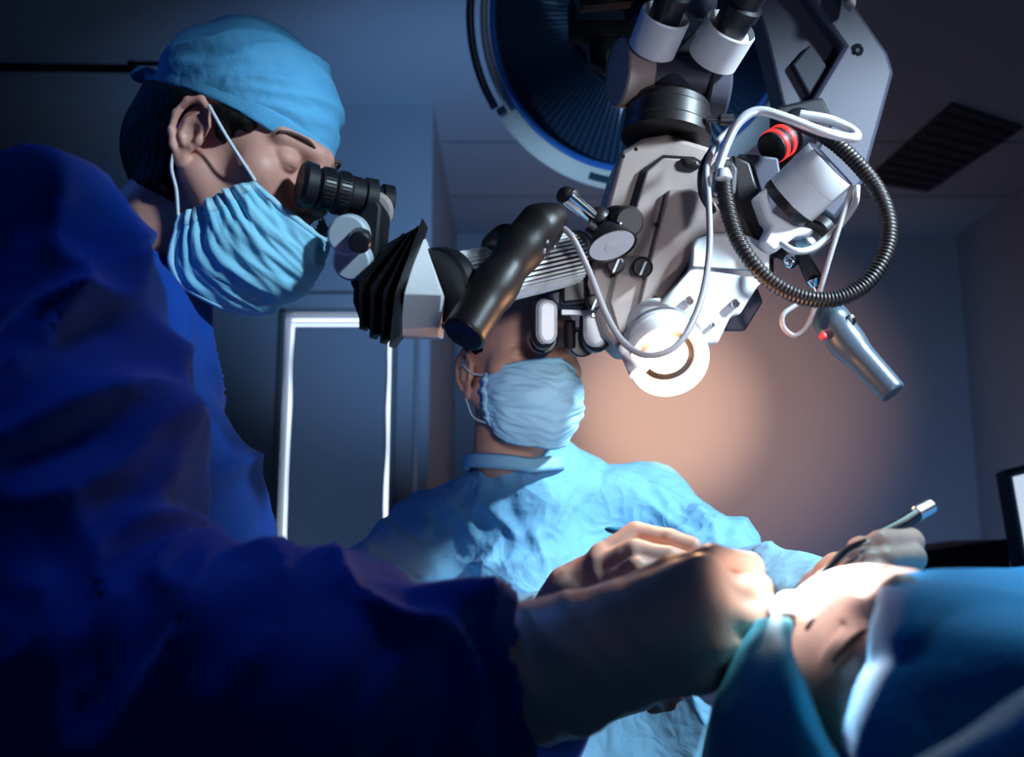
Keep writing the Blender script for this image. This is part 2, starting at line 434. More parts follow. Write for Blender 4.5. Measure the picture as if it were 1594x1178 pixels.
def vnormals(v, f):
    a = v[f[:, 2]] - v[f[:, 0]]; b = v[f[:, 3]] - v[f[:, 1]]; n = np.cross(a, b)
    N = np.zeros_like(v)
    for k in range(4): np.add.at(N, f[:, k], n)
    return N/(np.linalg.norm(N, axis=1)[:, None] + 1e-12)

def relax(v, f, it=2):
    e = np.vstack([f[:, [0, 1]], f[:, [1, 2]], f[:, [2, 3]], f[:, [3, 0]]])
    for k in range(it):
        for lam in (0.5, -0.52):
            s = np.zeros_like(v); c = np.zeros(len(v))
            np.add.at(s, e[:, 0], v[e[:, 1]]); np.add.at(s, e[:, 1], v[e[:, 0]]); np.add.at(c, e[:, 0], 1); np.add.at(c, e[:, 1], 1)
            v = v + lam*(s/np.maximum(c, 1)[:, None] - v)
    return v

def fast_link(name, v, f, material, parent, label=None, **kw):
    me = bpy.data.meshes.new(name); org = np.array(world_loc(parent)) if parent else v.mean(0)
    v = (v - org)
    me.vertices.add(len(v)); me.vertices.foreach_set('co', v.astype(np.float32).ravel())
    me.loops.add(f.size); me.loops.foreach_set('vertex_index', f.astype(np.int32).ravel())
    me.polygons.add(len(f)); me.polygons.foreach_set('loop_start', np.arange(0, f.size, 4, dtype=np.int32))
    try: me.polygons.foreach_set('loop_total', np.full(len(f), 4, np.int32))
    except Exception: pass
    me.update(calc_edges=True); me.validate()
    o = bpy.data.objects.new(name, me); COL.objects.link(o)
    if parent: o.parent = parent
    else: o.location = Vector(org)
    me.materials.append(material); me.shade_smooth()
    if label: o['label'] = label
    for k, w in kw.items(): o[k] = w
    return o

def sdf_obj(name, fn, lo, hi, h, material, parent, frame=None, disp=None, smooth=1, label=None, **kw):
    """frame: (origin, 3x3 rows = local axes in the world); fn works in local coordinates"""
    v, f = sdf_mesh(fn, lo, hi, h)
    if smooth: v = relax(v, f, smooth)
    if disp is not None: v = v + vnormals(v, f)*disp(v)[:, None]
    if frame is not None: v = frame[0] + v @ frame[1]
    return fast_link(name, v, f, material, parent, label, **kw)
# ------------------------------------------------------------------ room
def ray(px, py):
    a = P(px, py, 1.0) - P(px, py, 0.0); return a
def onY(px, py, Y):
    r = ray(px, py); return np.array((0, 0, CAM_Z)) + r*(Y/r[1])
def onZ(px, py, Z):
    r = ray(px, py); return np.array((0, 0, CAM_Z)) + r*((Z-CAM_Z)/r[2])

CEIL = 2.72; YL = 3.6; YB = 5.2; XR = 2.45; XL = -2.4
XC = onY(668, 600, YL)[0]                                   # corner between the nearer left wall and the recess
def struct(name, mb, m, **kw): return mb.build(name, m, None, kind='structure', **kw)
struct('floor', MB().aabb(XL-.1, XR+.1, -1.6, YB+.1, -0.06, 0.0), M['floor'])
# ceiling with a hole-free slab, thin seams and a recessed vent
struct('ceiling', MB().aabb(XL-.1, XR+.1, -1.6, YB+.1, CEIL, CEIL+.06), M['ceiling'])
sm = MB()
for y in (3.95, 4.6): sm.aabb(XC+.01, XR, y-.004, y+.004, CEIL-.002, CEIL-.0005)
struct('trim_1', sm, M['seam'])
wx0, wx1 = onY(441, 650, YL)[0], onY(607, 650, YL)[0]
wz1 = onY(520, 489, YL)[2]; wz0 = 0.25
mb = MB()
mb.aabb(XL, wx0, YL, YL+.12, 0, CEIL); mb.aabb(wx1, XC, YL, YL+.12, 0, CEIL)
mb.aabb(wx0, wx1, YL, YL+.12, wz1, CEIL); mb.aabb(wx0, wx1, YL, YL+.12, 0, wz0)
struct('wall_left_front', mb, M['wall'])
struct('wall_recess', MB().aabb(XC-.12, XC, YL+.12, YB, 0, CEIL), M['wall'])
struct('wall_back', MB().aabb(XC-.12, XR, YB, YB+.1, 0, CEIL), M['wall'])
struct('wall_right', MB().aabb(XR, XR+.1, -1.6, YB+.1, 0, CEIL), M['wall'])
struct('wall_left', MB().aabb(XL-.1, XL, -1.6, YL+.12, 0, CEIL), M['wall'])
struct('trim_2', MB().aabb(XC-.055, XC-.035, YL-.012, YL, .0, onY(600, 505, YL)[2]), M['frame'], bevel=.002)
# window with a closed roller blind, daylight leaking round it
w = empty('window_1', ((wx0+wx1)/2, YL, wz0)); w['kind'] = 'structure'
fr = MB(); t = .022
fr.aabb(wx0-t, wx0, YL-.02, YL+.005, wz0-t, wz1+t); fr.aabb(wx1, wx1+t, YL-.02, YL+.005, wz0-t, wz1+t)
fr.aabb(wx0-t, wx1+t, YL-.02, YL+.005, wz1, wz1+t); fr.aabb(wx0-t, wx1+t, YL-.02, YL+.005, wz0-t, wz0)
fr.build('window_frame', M['frame'], w, bevel=.003)
MB().aabb(wx0-t, wx1+t, YL-.055, YL-.02, wz1+.012, wz1+.07).build('blind_cassette', M['wall'], w, bevel=.01)
MB().aabb(wx0, wx1, YL+.085, YL+.095, wz0, wz1).build('daylight_pane', M['backlight'], w)
# the blind, its edges slightly wavy so that the gap varies
bv = []; N = 60
for i in range(N+1):
    z = wz0 + (wz1-.035-wz0)*i/N
    gl = .013 + .010*float(noise(np.array([[z*5.3, .3, .1]]))[0]) ; gr = .019 + .014*float(noise(np.array([[z*4.1, 5.3, .1]]))[0])
    dd = .012*float(noise(np.array([[z*3, 1.3, 4.1]]))[0])
    for x in np.linspace(wx0+max(gl, .002), wx1-max(gr, .002), 12): bv.append((x, YL+.045+dd*.4, z))
link('roller_blind', bv, grid_faces(N+1, 12), M['blind'], w)
bar = MB().aabb(wx0+.012, wx1-.012, YL+.035, YL+.055, wz1-.028, wz1-.02); bar.build('blind_rail', M['frame'], w, bevel=.002)

# ceiling vent seen at the right
v4 = [onZ(1345, 280, CEIL), onZ(1480, 160, CEIL), onZ(1592, 196, CEIL), onZ(1444, 296, CEIL)]
c = sum(v4)/4
vent = empty('ceiling_vent', c, 'dark rectangular air vent set in the blue lit ceiling at the right', 'vent')
mb = MB(); mb.prism([q + (0, 0, -.012) for q in v4], (0, 0, .0125)); mb.build('vent_panel', M['vent'], vent)
mb = MB()
for s in np.linspace(.08, .92, 9):
    a = v4[0]*(1-s)+v4[1]*s; b = v4[3]*(1-s)+v4[2]*s
    mb.box((a+b)/2 + (0, 0, -.014), (b-a)/2*.94, (0, .002, .001), (0, 0, .002))
mb.build('louvre', M['black'], vent)

# dark rail held from the ceiling at the far left
r = empty('ceiling_rail', P(100, 105, 2.9), 'long dark horizontal rail crossing behind the first surgeon\'s head', 'rail')
a, b = P(-40, 104, 2.9), P(205, 107, 2.9)
MB().cyl(a, b, .0125, ch=.002).build('rail_tube', M['rubber'], r)
MB().cyl(P(200, 99, 2.9), P(330, 99, 2.9), .007).cyl(P(206, 96, 2.9), P(206, 110, 2.9), .014).build('rail_rod', M['black'], r)
e = P(-30, 104, 2.9); MB().cyl(e, (e[0], e[1], CEIL), .02).cyl((e[0], e[1], CEIL-.02), (e[0], e[1], CEIL), .07).build('rail_hanger', M['black'], r)

# monitor at the right edge and low dark cabinet
def plate(px, d, thick, **k): pass
c = P(1600, 790, 2.0)
mon = empty('monitor', (c[0], c[1], 0), 'dark framed monitor with a lit white screen, cut off by the right edge', 'monitor')
mon.rotation_euler = (0, 0, 0)
def quadY(x0, y0, x1, y1, d): return [P(x0, y0, d), P(x1, y1, d)]
mp = [P(1562, 732, 2.0), P(1740, 690, 2.0), P(1760, 860, 2.0), P(1592, 905, 2.0)]
MB().prism(mp, (0, .04, 0)).build('bezel', M['lampdark'], mon, bevel=.004)
sp = [P(1578, 742, 1.995), P(1725, 706, 1.995), P(1745, 835, 1.995), P(1600, 868, 1.995)]
MB().prism(sp, (0, .004, 0)).build('screen', M['screenwhite'], mon)
q = P(1680, 800, 2.03); MB().cyl((q[0], q[1]+.03, 0.03), (q[0], q[1]+.03, q[2]), .02).cyl((q[0], q[1]+.03, 0), (q[0], q[1]+.03, .03), .2).build('stand', M['black'], mon)
cp = [P(1425, 862, 2.3), P(1570, 838, 2.3), P(1590, 885, 2.3), P(1590, 1000, 2.3), P(1425, 1000, 2.3)]
x0, x1 = P(1300, 862, 2.3)[0], P(1572, 850, 2.3)[0]; zt = P(1500, 852, 2.3)[2]; yy = P(1500, 852, 2.3)[1]
cab = empty('equipment_cart', ((x0+x1)/2, yy+.15, 0), 'low black equipment cart behind the patient at the right', 'cart')
MB().prism([(x0, yy, .06), (x1, yy, .06), (x1, yy, zt+.02), (x0, yy, zt-.035)], (0, .3, 0)).build('cart_body', M['rubber'], cab, bevel=.006)
for X in (x0+.04, x1-.04):
    for Y in (yy+.04, yy+.26): MB().cyl((X-.01, Y, .03), (X+.01, Y, .03), .03).build('caster', M['black'], cab)

# ------------------------------------------------------------------ surgical lamp
LC = P(1000, 30, 2.0); LN = np.array((0, 0, CAM_Z)) - LC; LN /= np.linalg.norm(LN)
LN = LN + np.array((0.05, 0, -0.12)); LN /= np.linalg.norm(LN)
lamp = empty('surgical_lamp', LC, 'large round ceiling surgical lamp with blue ring, switched off, behind the microscope', 'surgical lamp')
ex = np.cross(LN, (0, 0, 1)); ex /= np.linalg.norm(ex); ey = np.cross(ex, LN) ; 
if ey[2] < 0: ey = -ey
if ex[0] < 0: ex = -ex
def lp(r, deg, t=0): return LC + (ex*math.cos(math.radians(deg)) + ey*math.sin(math.radians(deg)))*r + LN*t
def arc_band(r0, r1, t0, t1, d0, d1, n=72):
    v = []; f = []
    for i in range(n+1):
        d = d0 + (d1-d0)*i/n
        rm = (r0+r1)/2
        for (r, t) in ((r0, t0), (r0, t1), (rm, t1+.006), (r1, t1), (r1, t0)): v.append(lp(r, d, t))
    for i in range(n):
        for k in range(5): k2 = (k+1) % 5; f.append((i*5+k, i*5+k2, (i+1)*5+k2, (i+1)*5+k))
    f.append((0, 1, 2, 3, 4)); f.append(tuple(n*5+k for k in (4, 3, 2, 1, 0)))
    return v, f
mb = MB(); mb.add(*arc_band(.312, .353, -.03, .015, 212, 450)); mb.build('housing', M['lampwhite'], lamp, angle=50)
mb = MB(); mb.add(*arc_band(.318, .331, -.03, .012, 90, 213)); mb.build('inner_band', M['lampwhite'], lamp, angle=50)
mb = MB(); mb.tube([lp(.352, d, 0) for d in range(88, 216, 8)], .009); 
for d in (92, 150, 210): mb.cyl(lp(.325, d), lp(.352, d), .008)
mb.build('handle_rail', M['lampdark'], lamp)
mb = MB(); mb.add(*arc_band(.300, .3125, -.02, .010, 0, 360)); mb.build('seal_ring', M['lampblue'], lamp)
mb = MB()
for d in (255, 256.5): pass
mb.add(*arc_band(.322, .342, .012, .0175, 250, 262, 10)); mb.build('housing_slot', M['lampdark'], lamp)
v = []; n = 360; rings = [(.302, -.004), (.28, -.014), (.25, -.026), (.22, -.036), (.19, -.042), (.165, -.045), (.150, -.046)]
for (r, t) in rings:
    for k in range(n):
        ph = k % 3; h = (0.0012, .0, -.0012)[ph]*(r/.3)*(1 + .5*math.sin(k*.9)*math.sin(r*160))
        v.append(lp(r, 360.0*k/n, t + h))
link('reflector', v, grid_faces(len(rings), n, True), M['lampglass'], lamp, angle=20)
mb = MB(); mb.add(*arc_band(.140, .152, -.05, -.036, 0, 360)); mb.build('centre_ring', M['lampdark'], lamp)
for k in range(6):
    a0, a1 = k*60+31.5, k*60+88.5
    pts = [lp(.035, a0+6, -.03)] + [lp(.138, a, -.03) for a in np.linspace(a0, a1, 14)] + [lp(.035, a1-6, -.03)]
    MB().prism(pts, -LN*.012).build('centre_panel', M['lampcentre'], lamp, bevel=.002)
MB().lathe(LC-LN*.05, LN, [(0, .14), (.004, .142)], 48).build('centre_disc', M['rubber'], lamp)
MB().lathe(LC-LN*.035, LN, [(0, .034), (.05, .03), (.06, .024), (.10, .022), (.105, .016)], 32).build('centre_handle', M['lampdark'], lamp)
MB().lathe(LC-LN*.10, LN, [(0, .16), (.03, .24), (.07, .308), (.072, .306)], 64, cap1=False).build('rear_shell', M['lampwhite'], lamp)
top = LC - LN*.06
mb = MB(); mb.tube([lp(.353, 95, -.01), lp(.43, 92, -.03), lp(.47, 90, -.16), lp(.44, 90, -.3)], .02, n=8)
e = lp(.44, 90, -.3); mb.cyl(e, (e[0], e[1], CEIL), .028); mb.cyl((e[0], e[1], CEIL-.03), (e[0], e[1], CEIL), .1); mb.build('suspension_arm', M['lampwhite'], lamp)

# ------------------------------------------------------------------ operating microscope
scope = empty('operating_microscope', P(1060, 380, 1.08), 'white operating microscope with glowing objective, black grips, side eyepieces and looping cables', 'microscope')
CAMF = np.array((0, math.cos(PITCH), math.sin(PITCH)))       # direction of the lens axis
def poly(pts, d): return [P(x, y, (q[0] if q else d)) for (x, y, *q) in pts]
def pris(name, pts, d, th, m, parent=scope, bevel=.002, **k):
    return MB().prism(poly(pts, d), CAMF*th).build(name, m, parent, bevel=bevel, **k)
def px(r, d): return r*d/FPX                                   # pixel radius to metres

# main housing: faceted box leaning down to the objective
body = pris('main_housing', [(966, 234), (1000, 214), (1040, 207), (1105, 228), (1150, 250), (1178, 322), (1203, 384), (1100, 396), (1040, 480), (1008, 556), (975, 556), (940, 520), (915, 440), (945, 310)], 1.06, .13, M['body'], bevel=.006)
pris('housing_groove', [(1002, 262), (1032, 241), (1080, 244), (1112, 262), (1112, 300), (1150, 372), (1098, 384), (1030, 478), (1004, 545), (958, 520), (944, 470), (960, 400)], 1.0545, .008, M['darkcable'], body, bevel=0)
pris('front_cover', [(1006, 266), (1033, 245), (1079, 248), (1107, 264), (1107, 300), (1144, 370), (1096, 380), (1027, 476), (1002, 540), (962, 517), (948, 470), (965, 400)], 1.0500, .012, M['body'], body, bevel=.0025)
# raised centre ridge with two facets
pris('cover_ridge', [(1040, 295, 1.042), (1072, 290, 1.040), (1106, 302, 1.044), (1143, 368, 1.044), (1095, 378, 1.041), (1025, 474, 1.041), (985, 505, 1.045)], 1.042, .012, M['body'], body, bevel=.003)
pris('latch', [(1060, 244), (1088, 248), (1090, 262), (1066, 258)], 1.044, .01, M['darkcable'], body, bevel=.003)
for (x, y) in ((1109, 285), (990, 232), (970, 243), (1020, 463), (1022, 350)): MB().cyl(P(x, y, 1.052), P(x, y, 1.040), px(3.2, 1.04), ch=.0005).build('screw', M['darkcable'], body)
# lower bright front plate
fp = pris('front_plate', [(1080, 385, 1.025), (1082, 372, 1.03), (1110, 362, 1.03), (1155, 362, 1.03), (1190, 376, 1.03), (1200, 392, 1.03), (1198, 428, 1.02), (1180, 446, 1.018), (1152, 491, 1.012), (1139, 491, 1.012), (1118, 535, 1.01), (1050, 545, 1.01), (1001, 530, 1.01), (1030, 470, 1.01), (1078, 415, 1.02)], 1.02, .06, M['white'], bevel=.004)
pris('plate_seam', [(1079, 414, 1.0185), (1198, 421, 1.0165), (1198, 423, 1.0165), (1079, 416, 1.0185)], 1.018, .004, M['seam'], fp, bevel=0)
mb = MB()
for (x, y, r) in ((1073, 468, 7), (1145, 472, 7), (1040, 500, 3.5), (1110, 505, 3.5)):
    mb = MB()
    c = P(x, y, 1.013); n = P(x, y, 1.003)
    mb.lathe(c, n-c, [(0, px(r, 1.01)), (.0075, px(r, 1.01)), (.0082, px(r-1.2, 1.01)), (.0062, px(r-2, 1.01))], 20)
    mb.build('plate_screw', M['alu'], fp)
pris('side_flange', [(1180, 448), (1188, 470), (1160, 515), (1128, 515), (1140, 480)], 1.045, .01, M['grey'])
# objective
ob = MB()
R = px(63, .95)
LB = LENS - AXL*.012
ob.lathe(LB - AXL*.09, AXL, [(0, R*.74), (.040, R*.80), (.012+.03, R*.86), (.044, R*.92), (.064, R*.94), (.066, R*1.03), (.084, R*1.04), (.088, R*1.0), (.0885, R*.90), (.082, R*.86), (.081, R*.80), (.074, R*.76)], 56, cap1=False)
obj = ob.build('objective_barrel', M['white'], scope)
MB().lathe(LB - AXL*.044, AXL, [(0, R*1.035), (.003, R*1.05), (.006, R*1.035)], 56).build('focus_ring', M['alu'], obj)
MB().lathe(LB - AXL*.018, AXL, [(0, R*.77), (.002, R*.70), (.001, R*.55)], 56, cap0=False, cap1=False).build('lens_retainer', M['chrome'], obj)
MB().lathe(LB - AXL*.019, AXL, [(0, R*.56), (.001, R*.555), (.004, R*.4), (.006, 0)], 56).build('objective_lens', M['lens'], obj)
# side boss at the left of the objective
bo = MB(); bo.sphere(P(976, 545, .97), .009); bo.cyl(P(978, 548, .97), P(996, 578, .96), .0085, .011); bo.build('objective_bracket', M['white'], obj)

# black rotating collar on top of the housing
UP = P(1046, 120, 1.075) - P(1037, 222, 1.06); UP /= np.linalg.norm(UP)
cb = P(1036, 218, 1.085); r = px(70, 1.085)
col = MB().lathe(cb, UP, [(0, r*.96), (.001, r), (.012, r), (.014, r*.97), (.030, r*.97), (.032, r*.93), (.040, r*.92), (.046, r*.80)], 56).build('rotating_collar', M['grip'], scope)
MB().lathe(cb + UP*.046, UP, [(0, r*.66), (.002, r*.66), (.003, r*.6)], 48).build('chrome_ring', M['chrome'], col)
mb = MB(); mb.cyl(P(1098, 186, 1.05), P(1121, 186, 1.05), px(4, 1.05)); mb.cyl(P(1119, 186, 1.05), P(1142, 186, 1.05), px(9, 1.05), ch=.001); mb.build('clamp_knob', M['black'], col)
MB().lathe(cb + UP*.048, UP, [(0, r*.55), (.012, r*.52), (.022, r*.48), (.03, r*.3)], 48).build('tube_neck', M['grey'], scope)
# pivoting binocular head
bh = MB(); bh.cyl(P(985, 118, 1.10), P(1112, 126, 1.10), px(36, 1.1), ch=.004); bh.build('binocular_pivot', M['grey'], scope)
MB().prism(poly([(1012, 145), (1010, 100), (1110, 105), (1118, 160), (1095, 170), (1020, 168)], 1.115), CAMF*.03).build('binocular_block', M['black'], scope, bevel=.004)
MB().cyl(P(961, 113, 1.086), P(1004, 117, 1.094), px(53, 1.09), px(50, 1.09), 48, ch=.002).build('pivot_drum', M['body'], scope)
MB().cyl(P(1098, 140, 1.10), P(1132, 144, 1.10), px(42, 1.09), ch=.003).build('pivot_drum', M['grey'], scope)
for (bx, by, tx, ty, rr, ex_, ey_) in ((1014, 78, 1036, 24, 38, 1062, -45), (1108, 93, 1137, 42, 41, 1178, -30)):
    a = P(bx, by, 1.060); b = P(tx, ty, 1.030); ax_ = b-a; L = np.linalg.norm(ax_)
    cup = MB().lathe(a, ax_, [(0, px(rr-4, 1.04)), (.002, px(rr, 1.04)), (L, px(rr+1, 1.04)), (L+.002, px(rr-1, 1.04)), (L-.004, px(rr-5, 1.04))], 48).build('eyepiece_cup', M['white'], scope)
    c = P(ex_, ey_, .990); ax2 = c-b
    MB().lathe(b-ax2*.12, ax2, [(0, px(rr*.66, 1.05)), (.022, px(rr*.66, 1.05)), (.023, px(rr*.74, 1.05)), (.034, px(rr*.76, 1.05)), (.036, px(rr*.6, 1.05)), (.07, px(rr*.66, 1.05))], 40).build('eyepiece', M['black'], cup)
MB().sphere(P(1093, 6, 1.11), (.017, .02, .017)).cyl(P(1093, -30, 1.11), P(1093, 20, 1.11), .014).build('eyepiece_bridge', M['grey'], scope)
MB().prism(poly([(1045, 85), (1088, 40), (1082, 98), (1110, 115), (1100, 150), (1030, 110)], 1.085), CAMF*.03).build('bridge_plate', M['rubber'], scope, bevel=.003)
mb = MB().prism(poly([(915, 60), (950, 75), (945, 110), (918, 95)], 1.2), CAMF*.03); mb.prism(poly([(880, -40), (1000, -40), (985, 0), (905, 8)], 1.2), CAMF*.03); mb.box(P(960, 50, 1.215), (.06, 0, 0), (0, .01, 0), (0, 0, .012)); mb.build('rear_bracket', M['rubber'], scope, bevel=.003)

# overhead carrier arm
arm = pris('carrier_arm', [(1205, -70), (1300, -70), (1328, 0), (1384, 82), (1393, 112), (1346, 282), (1300, 345), (1240, 300), (1252, 175), (1313, 72), (1262, 0)], 1.20, .05, M['grey'], bevel=.006)
MB().cyl(P(1334, 78, 1.205), P(1334, 78, 1.198), px(10, 1.2), ch=.001).build('arm_bolt', M['black'], arm)
MB().cyl(P(1335, 78, 1.198), P(1335, 78, 1.195), px(3, 1.2)).build('bolt_head', M['alu'], arm)
arm2 = pris('inner_arm', [(1150, -70), (1262, -70), (1310, 70), (1250, 178), (1225, 196), (1192, 60)], 1.225, .05, M['grey'], bevel=.005)
pris('arm_hole_shade', [(1233, 100), (1262, 68), (1291, 106), (1262, 152)], 1.215, .02, M['vent'], arm2, bevel=.003)  # dark plate on the arm, its colour standing for shade in a hole
pris('arm_cover', [(1325, -60), (1345, -60), (1332, 12), (1320, 2)], 1.17, .02, M['body'], arm, bevel=.003)
e = P(1250, -50, 1.245); mb = MB(); mb.cyl(e, (e[0], e[1], CEIL), .045, .05); mb.cyl((e[0], e[1], CEIL-.05), (e[0], e[1], CEIL), .14, ch=.01); mb.build('ceiling_column', M['grey'], scope)
# black connector with two red rings
a, b = P(1198, 232, 1.08), P(1262, 190, 1.12); ax_ = (b-a)
cn = MB().lathe(a, ax_, [(0, px(20, 1.08)), (.003, px(25, 1.08)), (.03, px(25, 1.08)), (.032, px(30, 1.08)), (.062, px(34, 1.08))], 40).build('arm_connector', M['rubber'], scope)
for t in (.006, .019): MB().lathe(a + ax_/np.linalg.norm(ax_)*t, ax_, [(0, px(24.5, 1.08)), (.0005, px(26.6, 1.08)), (.006, px(26.6, 1.08)), (.0065, px(24.5, 1.08))], 40, cap0=False, cap1=False).build('red_ring', M['red'], cn, label='glowing red ring')
pris('connector_bracket', [(1208, 165), (1282, 150), (1300, 190), (1262, 260), (1238, 300), (1205, 250)], 1.13, .03, M['rubber'], bevel=.004)
# side plates between housing and camera
pris('side_bracket', [(1140, 240), (1168, 252), (1194, 340), (1186, 380), (1146, 306)], 1.04, .05, M['grip'], bevel=.003)
pris('side_plate', [(1150, 238), (1212, 244), (1222, 300), (1196, 340), (1168, 252)], 1.075, .03, M['grey'], bevel=.003)
pris('hinge_block', [(1146, 306), (1186, 382), (1200, 372), (1215, 395), (1205, 405), (1165, 385)], 1.055, .03, M['body'], bevel=.003)
# video camera
a = P(1226, 318, 1.02); b = P(1293, 255, 0.995); ax_ = b-a; r = px(47, 1.0); L = np.linalg.norm(ax_)
vc = MB().lathe(a, ax_, [(0, r*.9), (.002, r*.99), (L*.58, r), (L*.59, r*.985), (L*.60, r), (L-.001, r), (L, r*.985)], 56, cap1=False).build('video_camera', M['white'], scope)
MB().lathe(b - ax_*.02, ax_, [(0, r*.985), (.002, r*.98)], 56).build('camera_cap', M['grey'], vc)
MB().lathe(a - ax_/L*.004, ax_, [(0, r*.97), (.004, r*1.01), (.010, r*1.01), (.011, r*.98)], 56).build('camera_ring', M['black'], vc)
cm = pris('camera_mount', [(1180, 303), (1194, 290), (1203, 330), (1236, 350), (1268, 356), (1264, 366), (1240, 368), (1206, 394), (1188, 377), (1202, 350), (1194, 342)], 1.005, .035, M['white'], bevel=.003)
# assorted couplings below the camera
MB().cyl(P(1250, 385, 1.04), P(1282, 362, 1.05), px(18, 1.04), ch=.002).build('coupling', M['alu'], scope)
MB().cyl(P(1272, 362, 1.035), P(1284, 352, 1.04), px(20, 1.04), px(22, 1.04), ch=.002).build('coupling_cap', M['grip'], scope)
MB().cyl(P(1205, 392, 1.05), P(1246, 400, 1.03), px(9, 1.04), ch=.001).sphere(P(1222, 393, 1.04), .009).build('joint_arm', M['grip'], scope)
MB().sphere(P(1231, 406, 1.02), px(12, 1.02)).cyl(P(1225, 405, 1.02), P(1246, 401, 1.03), px(7, 1.02)).build('ball_joint', M['chrome'], scope)
MB().cyl(P(1246, 392, 1.03), P(1268, 436, 1.0), px(11, 1.02), px(13, 1.0), ch=.001).build('joint_cone', M['grip'], scope)
MB().cyl(P(1266, 434, 1.0), P(1270, 446, 1.0), px(11, 1.0), px(7, 1), ch=.001).cyl(P(1268, 444, 1.0), P(1285, 475, 1.0), px(5, 1.0)).build('joint_ring', M['chrome'], scope)
MB().cyl(P(1195, 402, 1.05), P(1195, 430, 1.05), px(9, 1.05), ch=.001).build('stop_pin', M['darkcable'], scope)
# grips as smooth one-piece shapes
def grip(name, pts, rad, end, enddir, m, lo, hi, h=.0022, k=.014, extra=None):
    pts = [np.array(q) for q in pts]
    def fn(p):
        d = chain(p, pts, rad, k)
        if extra is not None: d = extra(p, d)
        n = np.array(enddir, np.float32); n /= np.linalg.norm(n)
        return si(d, (p - np.array(end, np.float32)) @ n, .003)
    return sdf_obj(name, fn, lo, hi, h, m, scope)
g0 = P(716, 530, .90); g1 = P(770, 445, .935); g2 = P(812, 385, .955); g3 = P(842, 352, .965); g4 = P(862, 338, .97)
gc = P(787, 375, .985)
gr = grip('left_grip', [g0, g1, g2, g3, g4], [px(36, .9), px(33, .93), px(33, .95), px(32, .965), px(20, .97)], P(724, 522, .90), (g0-g1)*(1, 1, 1), M['grip'], g0-.09, g4+.09, extra=lambda p, d: su(d, sd_cap(p, gc, P(775, 385, 1.0), px(27, .98)), .012))
MB().lathe(P(724, 520, .90), g0-g1, [(0, px(31, .9)), (.0012, px(30, .9)), (.0016, px(28, .9))], 40).build('grip_end', M['black'], gr)
mb = MB(); mb.sphere(P(846, 390, .945), px(5, .95)).sphere(P(851, 376, .945), px(4, .95)).sphere(P(863, 384, .95), px(3, .95)); mb.build('grip_contact', M['chrome'], gr)
h0 = P(1296, 500, 1.0); h1 = P(1318, 532, .995); h2 = P(1402, 624, .96)
gr2 = grip('right_grip', [P(1290, 470, 1.01), h0, h1, h2], [px(14, 1), px(25, 1), px(24, 1), px(21, .97)], P(1390, 611, .965), (h1-h2), M['grip'], h2-.16, h2+.16) if False else None
def rg(p):
    d = chain(p, [P(1292, 478, 1.01), h0, h1, h2], [px(15, 1), px(25, 1), px(24, 1), px(20.5, .97)], .012)
    d = su(d, sd_cap(p, P(1283, 520, .995), P(1300, 515, .995), px(5, 1)), .008)
    n = (h2-h1)/np.linalg.norm(h2-h1)
    return si(d, (p - P(1391, 612, .963).astype(np.float32)) @ n.astype(np.float32), .002)
gr2 = sdf_obj('right_grip', rg, np.minimum(h0, h2)-.06, np.maximum(h0, h2)+.06, .002, M['grip_blue'], scope)
MB().sphere(P(1281, 523, .985), px(6.5, .985)).build('red_button', M['redbtn'], gr2, label='small red button')
MB().lathe(P(1322, 499, .985), -CAMF, [(0, px(9, .98)), (.003, px(9, .98)), (.004, px(6, .98)), (.001, px(5, .98))], 24).build('grip_screw', M['chrome'], gr2)

# ---- side observer tube towards the first surgeon
st = MB().cyl(P(706, 442, .965), P(900, 398, 1.09), px(43, .99), px(41, 1.06), 48).build('observer_tube', M['darkcable'], scope)
mb = MB(); a = P(706, 442, .965); b = P(884, 402, 1.08); ax_ = (b-a)/np.linalg.norm(b-a); e1 = np.cross(ax_, (0, 0, 1)); e1 /= np.linalg.norm(e1); e2 = np.cross(ax_, e1)
for k in range(40):
    th = 2*math.pi*k/40; o_ = (e1*math.cos(th)+e2*math.sin(th)); t_ = np.cross(ax_, o_)
    mb.box((a+b)/2 + o_*(px(43, .99)+.0009), (b-a)/2, o_*.0016, t_*.0012)
mb.build('tube_ribs', M['white'], st, kind='stuff') if False else mb.build('tube_ribs', M['white'], st)
ra = P(680, 448, .945); rb = P(712, 441, .968)
MB().lathe(ra, rb-ra, [(0, px(58, .95)), (.003, px(62, .95)), (.012, px(62, .95)), (.013, px(59, .95)), (.020, px(58, .95)), (.024, px(50, .95))], 56).build('tube_flange', M['black'], scope)
MB().sphere(P(692, 507, .93), px(6, .93)).build('flange_screw', M['chrome'], scope)
# white prism housing, folded front
pv = [P(657, 362, .955), P(689, 458, .905), P(628, 457, .895), P(683, 524, .935), P(620, 524, .925)]
bk = [q + CAMF*.06 for q in pv]
MB().add(pv+bk, [(0, 1, 2), (2, 1, 3, 4), (5, 7, 6), (7, 9, 8, 6), (0, 2, 7, 5), (2, 4, 9, 7), (4, 3, 8, 9), (3, 1, 6, 8), (1, 0, 5, 6)]).build('prism_housing', M['white'], scope, bevel=.0015)
